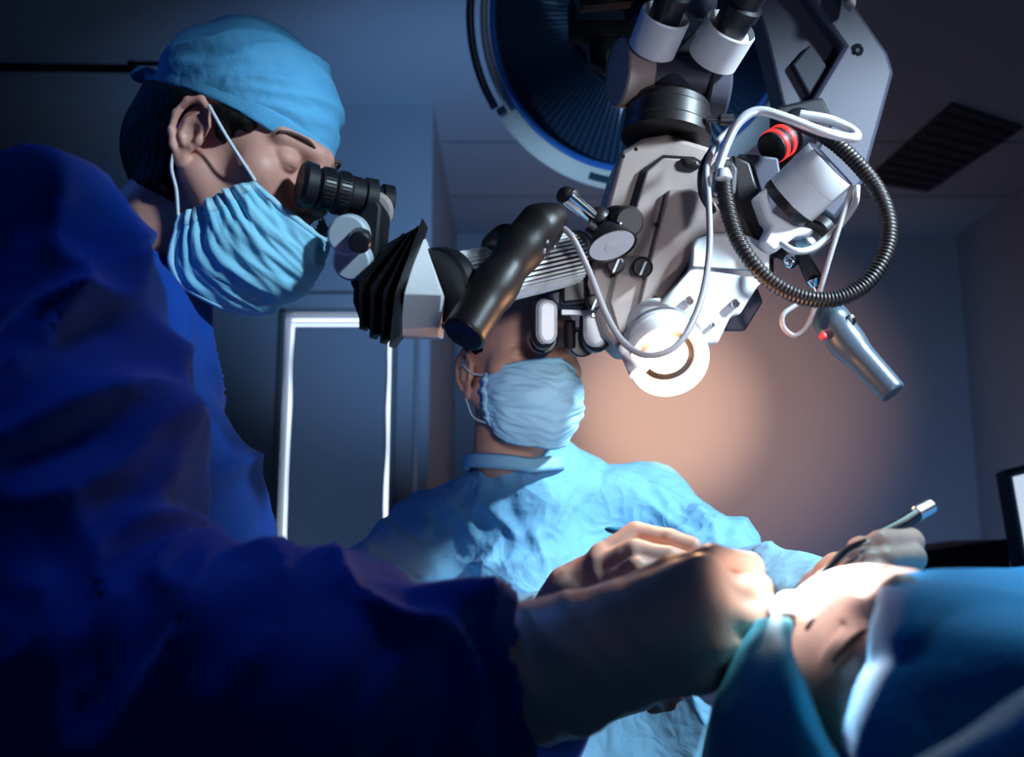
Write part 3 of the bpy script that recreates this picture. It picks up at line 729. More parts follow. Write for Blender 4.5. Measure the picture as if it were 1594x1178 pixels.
# bellows plates
MB().prism(poly([(552, 400), (598, 380), (650, 352), (626, 455), (618, 520), (606, 530), (562, 505), (549, 470)], .925), CAMF*.05).build('bellows_core', M['rubber'], scope, bevel=.003)
for q in ([(628, 362), (558, 428), (559, 512), (576, 497)], [(641, 358), (577, 446), (575, 526), (591, 509)], [(650, 350), (597, 453), (591, 534), (607, 516)], [(657, 339), (615, 456), (605, 540), (623, 520)]):
    (x0, y0), (x1, y1), (x2, y2), (x3, y3) = q
    w_ = 7
    MB().prism([P(x0, y0, .90), P(x1, y1, .885), P(x2, y2, .895), P(x3, y3, .905), P(x1+w_+5, y1+5, .905), P(x0+3, y0+4, .915)], CAMF*.045).build('bellows_plate', M['rubber'], scope, bevel=.0015)
# discs, knobs and body behind the eyepiece
MB().cyl(P(583, 326, .985), P(583, 328, .955), px(30, .95), ch=.004).build('tube_cap', M['body'], scope)
MB().cyl(P(546, 366, .90), P(540, 366, .885), px(33, .9), px(31, .9), 40, ch=.002).build('width_dial', M['lampwhite'], scope)
MB().cyl(P(552, 405, .91), P(546, 407, .895), px(32, .9), px(30, .9), 40, ch=.002).build('width_dial', M['lampwhite'], scope)
MB().prism(poly([(548, 345), (580, 300), (596, 320), (590, 390), (560, 470), (545, 440)], .905), CAMF*.06).build('eyepiece_block', M['rubber'], scope, bevel=.004)
MB().cyl(P(561, 366, .90), P(560, 378, .865), px(17, .87), px(17.5, .87), 36, ch=.002).build('knob', M['black'], scope)
# eyepieces at the first surgeon's eyes
for (dx, dd) in ((0, 0), (26, .062)):
    a = P(466+dx*.9, 285+dx*.3, .895+dd); b = P(582+dx, 313+dx*.3, .925+dd); ax_ = b-a; L = np.linalg.norm(ax_)
    e = MB().lathe(a, ax_, [(0, px(33, .85)), (.004, px(39, .85)), (.014, px(37, .85)), (.016, px(29, .85)), (.018, px(34, .85)), (.0185, px(35, .85)), (.030, px(35, .85)), (.031, px(32, .85)), (.033, px(35, .85)), (.045, px(35, .85)), (.047, px(30, .85)), (L-.012, px(30, .85)), (L-.011, px(36, .85)), (L-.001, px(37, .85)), (L, px(33, .85))], 44).build('side_eyepiece', M['rubber'], scope)
    mb = MB(); u_ = ax_/L; f1 = np.cross(u_, (0, 0, 1)); f1 /= np.linalg.norm(f1); f2 = np.cross(u_, f1)
    for k in range(36):
        th = 2*math.pi*k/36; o_ = f1*math.cos(th)+f2*math.sin(th); t_ = np.cross(u_, o_)
        for s_ in (.0245, .039): mb.box(a + u_*s_ + o_*px(35, .85), u_*.0045, o_*.0012, t_*.0009)
    mb.build('knurling', M['black'], e)

# ---- small lamp with clamp at the left of the housing
MB().cyl(P(884, 303, .99), P(896, 316, .99), px(17, .99), px(14, .99), ch=.002).sphere(P(882, 306, .99), px(16, .99)).build('chrome_joint_cap', M['grip'], scope)
MB().cyl(P(882, 305, .985), P(922, 338, 1.0), px(13, .99), px(11, 1.0), ch=.001).build('chrome_joint', M['chrome'], scope)
MB().sphere(P(932, 342, 1.01), px(21, 1.0)).cyl(P(918, 336, 1.01), P(955, 358, 1.01), px(15, 1.0), px(18, 1.0), ch=.002).cyl(P(915, 352, 1.0), P(930, 362, 1.0), px(10, 1.0)).build('clamp', M['grip'], scope)
MB().cyl(P(958, 346, 1.03), P(980, 345, .99), px(27, 1.0), px(25, 1.0), 36, ch=.003).build('clamp_wheel', M['grip'], scope)
MB().cyl(P(940, 347, .995), P(968, 352, .985), px(5, 1.0), px(6, 1.0), ch=.001).build('clamp_pin', M['chrome'], scope)
ax_ = np.array((.26, -.30, -.92)); b = P(953, 384, .985); ax_ = ax_/np.linalg.norm(ax_)*.024; a = b-ax_; L = np.linalg.norm(ax_)
sl = MB().lathe(a, ax_, [(0, px(15, 1)), (L*.8, px(38, 1)), (L, px(40, 1)), (L-.002, px(37, 1))], 44).build('work_lamp', M['grip'], scope)
MB().lathe(b-ax_*.08, ax_, [(0, px(36, 1)), (.001, px(36, 1)), (.0015, px(12, 1)), (.003, px(11, 1)), (.0035, 0)], 40).build('lamp_glass', M['white'], sl)
for (x, y, r_) in ((958, 412, 15), (1000, 416, 17), (925, 470, 13)):
    k_ = MB().cyl(P(x, y, 1.05), P(x, y, 1.02), px(r_, 1.03), px(r_-1, 1.03), 32, ch=.002).build('adjustment_knob', M['grip'], scope)
    MB().box(P(x+1, y+2, 1.018), (.0012, 0, 0), (0, .002, 0), (.003, 0, .007)).build('knob_mark', M['white'], k_)
pris('tube_block', [(872, 366), (890, 356), (914, 362), (914, 470), (874, 474)], 1.075, .05, M['grip'], bevel=.004)
mb = MB(); mb.cyl(P(905, 408, 1.09), P(960, 412, 1.1), px(22, 1.09)); mb.cyl(P(890, 430, 1.09), P(940, 470, 1.12), px(16, 1.1)); mb.build('tube_link', M['grip'], scope)

# ---- second binocular towards the other surgeon
pris('binocular_bridge', [(848, 448), (870, 440), (905, 442), (930, 462), (922, 478), (862, 478)], 1.10, .05, M['grey'], bevel=.005)
pris('bridge_clip', [(872, 444), (898, 444), (896, 466), (876, 466)], 1.09, .02, M['alu'], bevel=.002)
pris('bridge_bar', [(874, 481), (926, 483), (926, 491), (874, 490)], 1.095, .01, M['white'], bevel=.001)
pris('bar_clamp', [(920, 474), (931, 474), (931, 494), (920, 494)], 1.088, .015, M['alu'], bevel=.001)
for (x0, x1, y0, y1, xo) in ((838, 868, 466, 535, -6), (908, 945, 476, 540, 4)):
    cx = (x0+x1)/2; rr = (x1-x0)/2
    def stad(gx, gy, d, shift=0):
        pts = []
        for k in range(13): th = math.pi*k/12; pts.append(P(cx+shift + (rr+gx)*math.cos(th), y1-rr*1.2 + (rr*1.2+gy)*math.sin(th), d))
        for k in range(13): th = math.pi + math.pi*k/12; pts.append(P(cx+shift + (rr+gx)*math.cos(th), y0+rr*.9 + (rr*.9+gy)*math.sin(th), d))
        return pts
    hs = MB().prism(stad(5, 8, 1.10, xo), CAMF*.06).build('binocular_housing', M['grip'], scope, bevel=.005)
    MB().prism(stad(0, 0, 1.094, 0), CAMF*.012).build('housing_face', M['white'], hs, bevel=.004)
    ec = P(cx-2 + (0 if xo < 0 else -22), y1+2, 1.15)
    MB().cyl(P(cx-6 if xo < 0 else cx-20, y1-6, 1.16), P(cx-10 if xo < 0 else cx-26, y1-8, 1.215), px(22, 1.15), px(24, 1.18), 36, ch=.002).build('eyecup', M['black'], hs)
MB().cyl(P(887, 500, 1.15), P(887, 540, 1.16), px(9, 1.15)).build('centre_hinge', M['grip'], scope)

# ---- cables and pipes
def cable(name, pts, r, m, **k):
    mb = MB(); mb.tube([P(*q) for q in pts], r, **{a: b for a, b in k.items()}); return mb.build(name, m, scope, angle=80)
cable('lamp_cable', [(868, 350, .965), (890, 368, .96), (916, 420, .96), (944, 490, .93), (972, 534, .905), (1010, 553, .885), (1056, 535, .885), (1090, 470, .91), (1104, 390, .95), (1103, 310, .97), (1100, 262, .985), (1116, 222, 1.0), (1138, 200, 1.01)], .0032, M['cable'])
cable('corrugated_hose', [(1126, 262, 1.0), (1130, 310, .985), (1148, 372, .975), (1188, 428, .96), (1240, 460, .95), (1296, 466, .945), (1344, 444, .945), (1376, 400, .95), (1384, 350, .96), (1366, 296, .975), (1330, 250, .99), (1285, 212, 1.01), (1240, 190, 1.05)], .0078, M['darkcable'], seg=18, n=60, rfun=lambda t: 1 + .07*math.sin(t*2*math.pi*112))
cable('silver_pipe', [(1116, 268, .985), (1130, 226, .98), (1150, 190, .975), (1180, 173, .975), (1222, 183, .97), (1275, 203, .965), (1318, 214, .965), (1334, 212, .97), (1322, 200, .98), (1290, 186, .985), (1245, 178, .99)], .0048, M['silver_pipe'], seg=16, n=10)
pris('pipe_bracket', [(1112, 250), (1140, 246), (1150, 262), (1146, 300), (1128, 312), (1108, 300)], .995, .03, M['alu'], bevel=.003)
mb = MB(); mb.cyl(P(1126, 280, .975), P(1126, 262, .975), px(14, .98), px(10, .98), ch=.002); mb.build('hose_fitting', M['silver_pipe'], scope)
cable('white_cable', [(1334, 290, 1.0), (1330, 318, .995), (1312, 345, .99), (1290, 368, .99), (1262, 388, .99), (1236, 390, .99), (1216, 378, 1.0)], .0036, M['silver_pipe'])
cable('thin_cable', [(1326, 290, .99), (1312, 335, .985), (1292, 400, .98), (1274, 460, .98), (1258, 505, .98), (1238, 522, .98), (1220, 510, .98), (1219, 490, .98), (1240, 474, .985)], .0026, M['cable'])
cable('ring_cable', [(1110, 330, 1.02), (1094, 300, 1.01), (1094, 262, 1.0), (1112, 230, 1.0)], .0045, M['grip'])
# ------------------------------------------------------------------ people: heads, hair, masks
def frame_of(F, Mv):
    F = np.array(F, float); F /= np.linalg.norm(F); Mv = np.array(Mv, float); Mv -= F*(F@Mv); Mv /= np.linalg.norm(Mv)
    return np.array([F, Mv, np.cross(F, Mv)])                 # rows: forward, left, up

CR_C, CR_R = (-0.004, 0, 0.042), (0.097, 0.077, 0.088)
HS = [0.0]                       # how far the skull sits behind the ears
def sd_cranium(p, g=0.0):
    p = p - np.array((HS[0], 0, 0), np.float32)
    d = sd_ell(p, CR_C, tuple(r+g for r in CR_R))
    d = su(d, sd_ell(p, (0.035, 0, 0.045), (0.061+g, 0.064+g, 0.064+g)), .02)
    return d
def sd_head(p, neck=True, neck_to=(-0.050, 0, -0.20), neck_r=0.058):
    q = p.copy(); q[..., 1] = np.abs(q[..., 1])
    d = sd_cranium(p)
    d = su(d, sd_ell(p, (0.045, 0, -0.035), (0.050, 0.056, 0.070)), .03)              # face mass
    d = su(d, sd_cap(q, (0.005, 0.060, -0.035), (0.062, 0.028, -0.088), .016, .016), .025)  # jaw
    d = su(d, sd_ell(p, (0.078, 0, -0.090), (0.020, 0.022, 0.018)), .016)             # chin
    d = su(d, sd_sph(q, (0.062, 0.046, -0.006), .020), .022)                          # cheekbone
    d = su(d, sd_cap(q, (0.087, 0.006, 0.034), (0.070, 0.044, 0.034), .012, .008), .014)   # brow ridge
    d = ss(d, sd_ell(q, (0.102, 0.032, 0.014), (.016, .018, .013)), .012)              # eye socket
    d = su(d, sd_ell(q, (0.0765, 0.032, 0.014), (.0135, .0150, .0125)), .003)           # closed lid over the eyeball
    d = ss(d, sd_cap(q, (0.0905, 0.021, 0.0085), (0.0855, 0.045, 0.0085), .0011, .0010), .0015)  # lash line
    d = ss(d, sd_cap(q, (0.0900, 0.021, 0.0245), (0.0835, 0.046, 0.0235), .0014), .0025)  # lid crease
    d = su(d, sd_cap(p, (0.088, 0, 0.030), (0.113, 0, -0.014), .0075, .0105), .010)    # nose
    d = su(d, sd_sph(q, (0.103, 0.0115, -0.019), .0085), .006)
    d = ss(d, sd_cap(q, (0.104, 0.0065, -0.030), (0.106, 0.007, -0.024), .0032), .003)
    d = su(d, sd_ell(p, (0.086, 0, -0.048), (0.014, 0.026, 0.020)), .012)
    d = su(d, sd_cap(q, (0.0985, 0.0, -0.0435), (0.089, 0.021, -0.0465), .0048, .002), .004)
    d = su(d, sd_cap(q, (0.0965, 0.0, -0.0535), (0.088, 0.020, -0.0490), .0055, .002), .004)
    d = ss(d, sd_cap(q, (0.1035, 0.0, -0.0480), (0.090, 0.024, -0.0485), .0010), .002)
    if neck:
        d = su(d, sd_cap(p, (-0.022, 0, -0.02), neck_to, .056, neck_r), .03)
    # ear
    e = q - np.array((-0.004, 0.0745, -0.002), np.float32)
    e = e/1.06
    ear = sd_ell(e, (-0.003, .004, .001), (.0165, .0045, .0275))
    hx = [(.010, .000, .000), (.013, .003, .012), (.010, .0065, .025), (-.001, .010, .0315), (-.013, .0125, .025), (-.0185, .0135, .010), (-.0165, .012, -.006), (-.010, .009, -.018), (-.002, .005, -.026)]
    ear = su(ear, chain(e, hx, [.0024, .003, .0034, .0036, .0038, .0036, .0034, .0034, .004], .003), .003)
    ear = su(ear, chain(e, [(.001, .006, .020), (-.007, .009, .008), (-.007, .0085, -.006), (.0, .007, -.0125), (.006, .006, -.012)], [.002, .0026, .0028, .0026, .0022], .002), .0035)
    ear = su(ear, sd_ell(e, (.002, .004, -.0265), (.0065, .0040, .0085)), .004)
    ear = ss(ear, sd_ell(e, (.0035, .010, -.001), (.0075, .0070, .0105)), .003)
    ear = ss(ear, sd_cap(e, (-.0125, .0135, .016), (-.013, .013, -.002), .0022, .0018), .002)
    ear = su(ear, sd_ell(e, (.0115, .0035, -.004), (.0035, .0045, .0055)), .003)
    return su(d, ear*1.06, .004)

def sd_hair(p, g=0.006, front=0.052, side_low=-0.01, nape=-0.095, top=.2):
    q = p.copy(); q[..., 1] = np.abs(q[..., 1])
    s = sd_cranium(p, g)
    s = su(s, sd_cap(p, (-0.020, 0, -0.02), (-0.045, 0, -0.12), .058+g, .050+g), .02)
    x, z = p[..., 0], p[..., 2]
    s = su(s, sd_ell(p, (-.072, 0, -.005), (.088, .062, .080)), .02) if HS[0] else s
    reg = np.maximum(x - front - 0.25*np.minimum(z-.05, 0), .022 - z)                   # above ears
    reg = su(reg, np.maximum(x - .030, side_low*1.2 - z + np.abs(x-.022)*1.5), .006)    # sideburn
    back = np.maximum(x + .022 + 0.10*(z), nape - z + 0.25*q[..., 1])
    reg = su(reg, back, .01)
    d = si(s, reg, .006)
    ear = sd_ell(q, (-0.004, 0.080, 0.0), (.024, .016, .036))
    return si(ss(d, ear, .004), z - top, .004)

def make_mask(root, fr, rows, half=True, label=None, gather=1.0, seed=0., pleat=.0025, m='mask'):
    """rows: control rows top to bottom, each (side, mid, centre) in head coordinates, y negative = right side"""
    ctrl = []
    for (s, m_, c) in rows:
        L = [(a, -b, z) for (a, b, z) in (s, m_)]
        ctrl.append([s, m_, c, L[1], L[0]])
    g = cgrid(ctrl, 26, 20); V, U = g.shape[:2]
    # outward direction
    du = np.gradient(g, axis=1); dv = np.gradient(g, axis=0); n = np.cross(du, dv); n /= np.linalg.norm(n, axis=2)[..., None] + 1e-9
    if (n[V//2, U//2, 0] < 0): n = -n
    vv = np.linspace(0, 1, V)[:, None]; uu = np.linspace(-1, 1, U)[None, :]
    # three folded pleats, tight at the sides and opening at the centre
    ph = vv*4.0; saw = (ph - np.floor(ph)); pl = (1-saw)*pleat*(0.35 + .65*np.abs(uu)) * ((vv > .06) & (vv < .96))
    q = np.stack(np.broadcast_arrays(uu*3.2, vv*5, np.full_like(uu*vv, seed)), -1).reshape(-1, 3)
    wr = noise(q).reshape(V, U)
    q2 = np.stack(np.broadcast_arrays(uu*2.2 + vv*1.2, vv*11 + 3*np.abs(uu), np.full_like(uu*vv, seed+5)), -1).reshape(-1, 3)
    cr = ridged(q2).reshape(V, U)
    # gathers radiating from the side seams
    q3 = np.stack(np.broadcast_arrays(uu*1.5, vv*16, np.full_like(uu*vv, seed+9)), -1).reshape(-1, 3)
    ga = noise(q3).reshape(V, U)*np.clip((np.abs(uu)-.15)/.85, 0, 1)
    d = pl + .0042*wr*(1-np.abs(uu)**6) + .0030*cr*(1-uu**8) + .0042*gather*ga
    g = g + n*d[..., None]
    w = fr[0] + g.reshape(-1, 3) @ fr[1]
    mk = link('face_mask', w, grid_faces(V, U), M[m], root, solid=.0012, label=label)
    # bound edges: top hem, bottom hem, side seams
    off = n*.0012
    def strip(name, idx0, idx1, along='v'):
        pts = []
        if along == 'v': a, b = g[:, idx0] + off[:, idx0], g[:, idx1] + off[:, idx1]
        else: a, b = g[idx0] + off[idx0], g[idx1] + off[idx1]
        mid = (a+b)/2 + (off[:, idx0] if along == 'v' else off[idx0])*.6
        pts = np.stack([a, mid, b], 1).reshape(-1, 3); Vn = len(a)
        link(name, fr[0] + pts @ fr[1], grid_faces(Vn, 3), M['mask_edge'], mk, solid=.0008)
    strip('side_seam', 0, 7); strip('side_seam', U-1, U-8)
    strip('top_hem', 0, 4, 'u'); strip('bottom_hem', V-1, V-5, 'u')
    return mk, fr[0] + g[0, 0] @ fr[1], fr[0] + g[-1, 0] @ fr[1], fr[0] + g[0, -1] @ fr[1], fr[0] + g[-1, -1] @ fr[1]

def strap(parent, a, via, b, r=.0016):
    mb = MB(); mb.tube([a] + list(via) + [b], r, seg=8, n=8); mb.build('ear_loop', M['strap'], parent, angle=80)

# ------------------------------------------------------------------ first surgeon (left, royal blue gown)
_y, _p = math.radians(21), math.radians(27)
HS[0] = -.024
F1 = np.array((math.cos(_y)*math.cos(_p), -math.sin(_y)*math.cos(_p), -math.sin(_p))); M1 = np.array((math.sin(_y), math.cos(_y), 0)); R1 = frame_of(F1, M1)
S1 = .93
ear1 = P(302, 208, .905)
O1 = ear1 + R1[1]*.080*S1 + R1[2]*0.002; fr1 = (O1, R1*S1)
def w1(x, y, z): return O1 + np.array((x, y, z)) @ (R1*S1)
p1 = empty('person', (O1[0]-.10, O1[1]+.05, 0), 'surgeon at the left in royal blue gown, cap and mask, looking into the side eyepieces', 'person')
body1 = sdf_obj('body', lambda p: sd_head(p, neck_to=(-.105, 0, -.185), neck_r=.062), (-.19, -.12, -.26), (.15, .12, .16), .0019, M['skin'], p1, fr1, label='skin of the head and neck')
sdf_obj('hair', lambda p: sd_hair(p, .013, nape=-.085, side_low=.0, top=.034), (-.20, -.13, -.17), (.12, .13, .17), .0028, M['hair'], p1, fr1,
        disp=lambda v: .0012*noise(v*(220, 220, 30)), label='short black hair')
def cap_fn(p):
    g = .0065
    s = sd_cranium(p, g)
    s = su(s, sd_ell(p, (-.030, 0, .070), (.084, .074, .066)), .03)
    x, z, y = p[..., 0], p[..., 2], p[..., 1]
    cut = .030 + .006*np.cos(x*22) - z - .10*np.clip(-x-.03, 0, 1) 
    d = si(s, cut, .004)
    return np.maximum(d, -sd_cranium(p, g-.004))
def cap_disp(v):
    x, y, z = v[:, 0], v[:, 1], v[:, 2]
    t = np.clip((z-.045)/.02, 0, 1)
    a = ridged(np.stack([x*9 + z*10, y*14, z*34 - x*16], -1))
    b = noise(np.stack([x*22, y*22, z*60 - x*25], -1))
    return t*(.0050*np.clip(a, -.5, 1) + .0022*b) + .0006*noise(v*120)
cap1 = sdf_obj('surgical_cap', cap_fn, (-.17, -.12, -.0), (.15, .12, .17), .0022, M['cap'], p1, fr1, disp=cap_disp, label='light blue surgical cap')
def band_fn(p):
    x, z = p[..., 0], p[..., 2]
    s = sd_cranium(p, .0085); cut = np.abs(z - .041 - .005*np.cos(x*22)) - .0105
    d = si(s, cut, .003); return np.maximum(d, -sd_cranium(p, .005))
sdf_obj('cap_band', band_fn, (-.17, -.12, 0), (.15, .12, .09), .0019, M['cap'], cap1, fr1, disp=lambda v: .0007*noise(v*(60, 60, 15)))
tie = MB(); a = w1(-.098, -.02, .036)
tie.sphere(w1(-.160, -.02, .043), (.015, .010, .008)).sphere(w1(-.142, -.02, .040), .009).tube([w1(-.105, -.05, .040), w1(-.130, -.03, .040), w1(-.160, -.02, .043)], .006, seg=10)
tie.build('cap_tie', M['cap'], cap1, angle=80)
m1rows = [((.078, -.062, -.020), (.105, -.040, -.030), (.129, 0, -.040)),
          ((.062, -.069, -.035), (.102, -.052, -.058), (.137, 0, -.066)),
          ((.048, -.072, -.052), (.090, -.058, -.088), (.133, 0, -.095)),
          ((.034, -.072, -.068), (.062, -.060, -.118), (.112, 0, -.124)),
          ((.020, -.070, -.082), (.036, -.060, -.140), (.080, 0, -.146))]
mk1, ta, tb, tc_, td = make_mask(p1, fr1, m1rows, seed=2.2, gather=2.0, label='pale blue pleated face mask')
strap(mk1, ta, [w1(.042, -.080, .006)], w1(.010, -.088, .028))
strap(mk1, tb, [w1(.008, -.078, -.060), w1(-.006, -.082, -.042)], w1(-.012, -.083, -.024))
strap(mk1, tc_, [w1(.022, .078, .010)], w1(.004, .086, .028)); strap(mk1, td, [w1(-.010, .076, -.06)], w1(-.016, .082, -.024))
for s in (-1, 1):
    mb = MB(); mb.tube([w1(.0915, s*.016, .037), w1(.0895, s*.030, .0405), w1(.0800, s*.045, .039), w1(.0715, s*.053, .035)], .0017, seg=8); mb.build('eyebrow', M['brow'], p1)
HS[0] = 0.0
# gown
f32 = lambda q: np.array(q, np.float32)
SH, EL, WR = P(62, 425, .78), P(80, 1065, .60), P(742, 1056, .62)
FM = P(420, 1070, .585); FM2 = P(640, 1062, .60)
NB = P(160, 530, .95); CH = P(212, 800, .95); BL = P(200, 1180, 1.0); LS = P(165, 560, 1.12); LE = P(330, 1230, 1.12); LW = P(860, 1100, .96)
def gown1(p):
    d = chain(p, [SH, P(80, 720, .69), EL], [.078, .082, .080], .02)
    d = su(d, chain(p, [EL, FM, FM2, WR], [.084, .078, .062, .043], .02), .035)
    d2 = chain(p, [NB, CH, BL], [.078, .108, .14], .04)
    d2 = su(d2, sd_cap(p, SH, NB, .066, .070), .04)
    d2 = su(d2, sd_cap(p, NB, LS, .080, .08), .04)
    d2 = su(d2, chain(p, [LS, LE, LW], [.078, .072, .042], .02), .02)
    d2 = su(d2, sd_cap(p, BL, (BL[0], BL[1]+.02, .10), .16, .22), .05)
    d = su(d, d2, .022)
    # neck opening
    d = ss(d, sd_cap(p, w1(-.08, 0, -.15), w1(-.02, 0, -.04), .060, .066), .008)
    return d
def seg_uv(v, a, b):
    a, b = np.array(a), np.array(b); ab = b-a; L = np.linalg.norm(ab); u = ab/L
    t = (v-a) @ u; r = v - a - t[:, None]*u
    return t, r, L
def gown1_disp(v):
    t, r, L = seg_uv(v, EL, WR)
    # forearm folds: slanted rings
    w_fore = np.clip(1 - np.abs(np.linalg.norm(r, axis=1) - .06)/.06, 0, 1)*np.clip((t+.05)/.1, 0, 1)
    n1 = ridged(np.stack([t*22 + r[:, 2]*9 + 1.5*noise(v*9), r[:, 1]*8, r[:, 2]*6], -1))
    n2 = ridged(np.stack([t*13 - r[:, 2]*12, r[:, 1]*6, r[:, 2]*7 + 4], -1))
    t2, r2, L2 = seg_uv(v, SH, EL)
    w_up = np.clip(1 - np.abs(np.linalg.norm(r2, axis=1) - .08)/.06, 0, 1)*(1 - .7*w_fore)
    n3 = ridged(np.stack([t2*9 + r2[:, 0]*10 + noise(v*5), r2[:, 1]*8, r2[:, 0]*6], -1))
    n4 = ridged(np.stack([v[:, 0]*16 - v[:, 2]*5, v[:, 1]*8, v[:, 2]*4 + 8], -1))
    return w_fore*(.022*np.clip(n1, -.2, 1)**2 + .018*np.clip(n2, -.2, 1)**2 - .012) + w_up*(.022*np.clip(n3, -.2, 1)**2 - .005) + (1-w_fore)*.016*np.clip(n4, -.2, 1)**2 + .0015*noise(v*40)
lo = np.array((-.85, .35, 0.0)); hi = np.array((.22, 1.45, 1.42))
gw1 = sdf_obj('gown', gown1, lo, hi, .0062, M['gown_dark'], p1, disp=gown1_disp, smooth=1, label='royal blue long sleeved gown')

# gloved hand of the first surgeon
def hand_fn(wrist, palm, fingers, thumb, cuff, k=.005, kp=.009):
    def fn(p):
        d = None
        for m_ in palm:                                   # metacarpals fused to a palm
            c = chain(p, [wrist[0], m_[0]], [wrist[1], m_[1]], .01); d = c if d is None else su(d, c, kp)
        if thumb: d = su(d, chain(p, [q[0] for q in thumb], [q[1] for q in thumb], .004), .009)
        for fg in fingers:
            c = chain(p, [q[0] for q in fg], [q[1] for q in fg], .002); d = su(d, c, .0024)
        for c in cuff: d = su(d, chain(p, [q[0] for q in c], [q[1] for q in c], .01), .015)
        return d
    return fn
W0 = (P(905, 1024, .625), .034)
palmA = [(P(1092, 902, .612), .0165), (P(1108, 945, .602), .0165), (P(1106, 992, .602), .0165), (P(1088, 1040, .615), .0165)]
fgA = [[(P(1096, 912, .610), .0125), (P(1158, 920, .606), .0098), (P(1180, 914, .640), .0088), (P(1160, 906, .664), .0080)],
       [(P(1108, 945, .602), .0130), (P(1166, 958, .600), .0098), (P(1186, 962, .632), .0088), (P(1170, 950, .662), .0080)],
       [(P(1106, 988, .602), .0125), (P(1158, 1000, .604), .0096), (P(1180, 1003, .636), .0086), (P(1166, 990, .664), .0078)],
       [(P(1088, 1032, .615), .0120), (P(1138, 1041, .620), .0090), (P(1160, 1042, .648), .0080), (P(1148, 1028, .670), .0074)]]
thA = [(P(960, 955, .640), .020), (P(1042, 900, .638), .0135), (P(1110, 876, .636), .0118), (P(1166, 884, .640), .0100)]
cuffA = [[(P(800, 1050, .62), .0405), (P(860, 1042, .622), .0395), (P(930, 1015, .625), .036)]]
fnA = hand_fn(W0, palmA, fgA, thA, cuffA)
def fnA2(p):
    d = fnA(p); n = f32(P(905, 1024, .62) - P(795, 1050, .62)); n /= np.linalg.norm(n)
    return np.maximum(d, -((p - f32(P(792, 1050, .62))) @ n))
def dispA(v):
    t, r, L = seg_uv(v, P(795, 1050, .62), P(1100, 960, .61))
    ring = ridged(np.stack([t*46 + r[:, 2]*16, r[:, 1]*10, r[:, 2]*10], -1))*np.clip(1 - t/.11, 0, 1)
    return .0036*ring + .0004*noise(v*60)
gl1 = sdf_obj('glove', fnA2, (P(780, 1050, .62) + (0, -.08, -.08)), P(1185, 900, .62)+(.02, .12, .07), .0019, M['glove'], p1, disp=dispA, label='latex glove on the right hand')
MB().tube([P(805, 1052, .62) + (0, math.cos(a)*.041, math.sin(a)*.041) for a in np.linspace(0, 2*math.pi, 17)[:-1]], .0022, closed=True).build('glove_cuff', M['glove'], gl1)
LWg = P(860, 1100, .96)
def fnL(p):
    hp = [(P(1010, 1030, .87), .015), (P(1012, 1048, .865), .015), (P(1005, 1066, .87), .0145), (P(995, 1080, .88), .014)]
    d = None
    for q, r in hp:
        c = chain(p, [P(905, 1080, .925), q], [.027, r], .01); d = c if d is None else su(d, c, .012)
    for i, (q, r) in enumerate(hp):
        a_ = q + np.array((.016, -.004, .004)); b_ = a_ + np.array((.012, .02, -.012)); c_ = b_ + np.array((-.012, .012, -.006))
        d = su(d, chain(p, [q, a_, b_, c_], [.012, .0098, .009, .008], .003), .004)
    d = su(d, chain(p, [P(920, 1090, .925), P(975, 1055, .89), P(1030, 1040, .87)], [.018, .0135, .0105], .004), .008)
    d = su(d, chain(p, [LWg, P(905, 1080, .925)], [.038, .030], .01), .01)
    return d
sdf_obj('glove', fnL, LWg + (-.05, -.16, -.08), P(1040, 1050, .88) + (.08, .12, .08), .0026, M['glove'], p1, label='latex glove on the left hand')

# ------------------------------------------------------------------ second surgeon (facing the camera, light blue gown)
th = math.radians(20); F2 = np.array((math.sin(th), -math.cos(th), .03)); M2 = np.array((math.cos(th), math.sin(th), 0)); R2 = frame_of(F2, M2)
S2 = .94
O2 = P(728, 580, 1.32) + R2[1]*.080*S2; fr2 = (O2, R2*S2)
def w2(x, y, z): return O2 + np.array((x, y, z)) @ (R2*S2)
p2 = empty('person', (O2[0], O2[1]+.1, 0), 'surgeon in a crinkled light blue gown and white blue mask, facing us under the microscope', 'person')
body2 = sdf_obj('body', lambda p: sd_head(p, neck_to=(-.046, 0, -.11), neck_r=.055), (-.16, -.12, -.22), (.15, .12, .16), .0021, M['skin2'], p2, fr2, label='skin of the head and neck')
sdf_obj('hair', lambda p: sd_hair(p, .003, front=.046, nape=-.03, side_low=.02), (-.15, -.12, -.17), (.12, .12, .17), .003, M['hair'], p2, fr2, label='short dark hair')
m2rows = [((.036, -.068, -.010), (.086, -.046, -.004), (.122, 0, .000)),
          ((.038, -.071, -.030), (.096, -.050, -.030), (.134, 0, -.032)),
          ((.040, -.071, -.050), (.094, -.053, -.057), (.134, 0, -.060)),
          ((.040, -.067, -.068), (.082, -.050, -.082), (.124, 0, -.090)),
          ((.036, -.058, -.080), (.062, -.042, -.104), (.100, 0, -.118))]
mk2, ta, tb, tc_, td = make_mask(p2, fr2, m2rows, seed=7.7, gather=.6, m='mask_lit', label='pale blue face mask with a white edge', pleat=.003)
strap(mk2, ta, [w2(.016, -.079, -.004)], w2(-.004, -.086, .012), .0014)
strap(mk2, tb, [w2(.010, -.074, -.066), w2(-.004, -.079, -.044)], w2(-.010, -.082, -.028), .0014)
strap(mk2, tc_, [w2(.016, .079, -.004)], w2(-.004, .086, .012), .0014); strap(mk2, td, [w2(.010, .074, -.066)], w2(-.010, .082, -.028), .0014)
for s in (-1, 1):
    mb = MB(); mb.tube([w2(.0905, s*.016, .038), w2(.088, s*.030, .0415), w2(.078, s*.045, .040), w2(.070, s*.053, .036)], .003, seg=8); mb.build('eyebrow', M['brow'], p2)

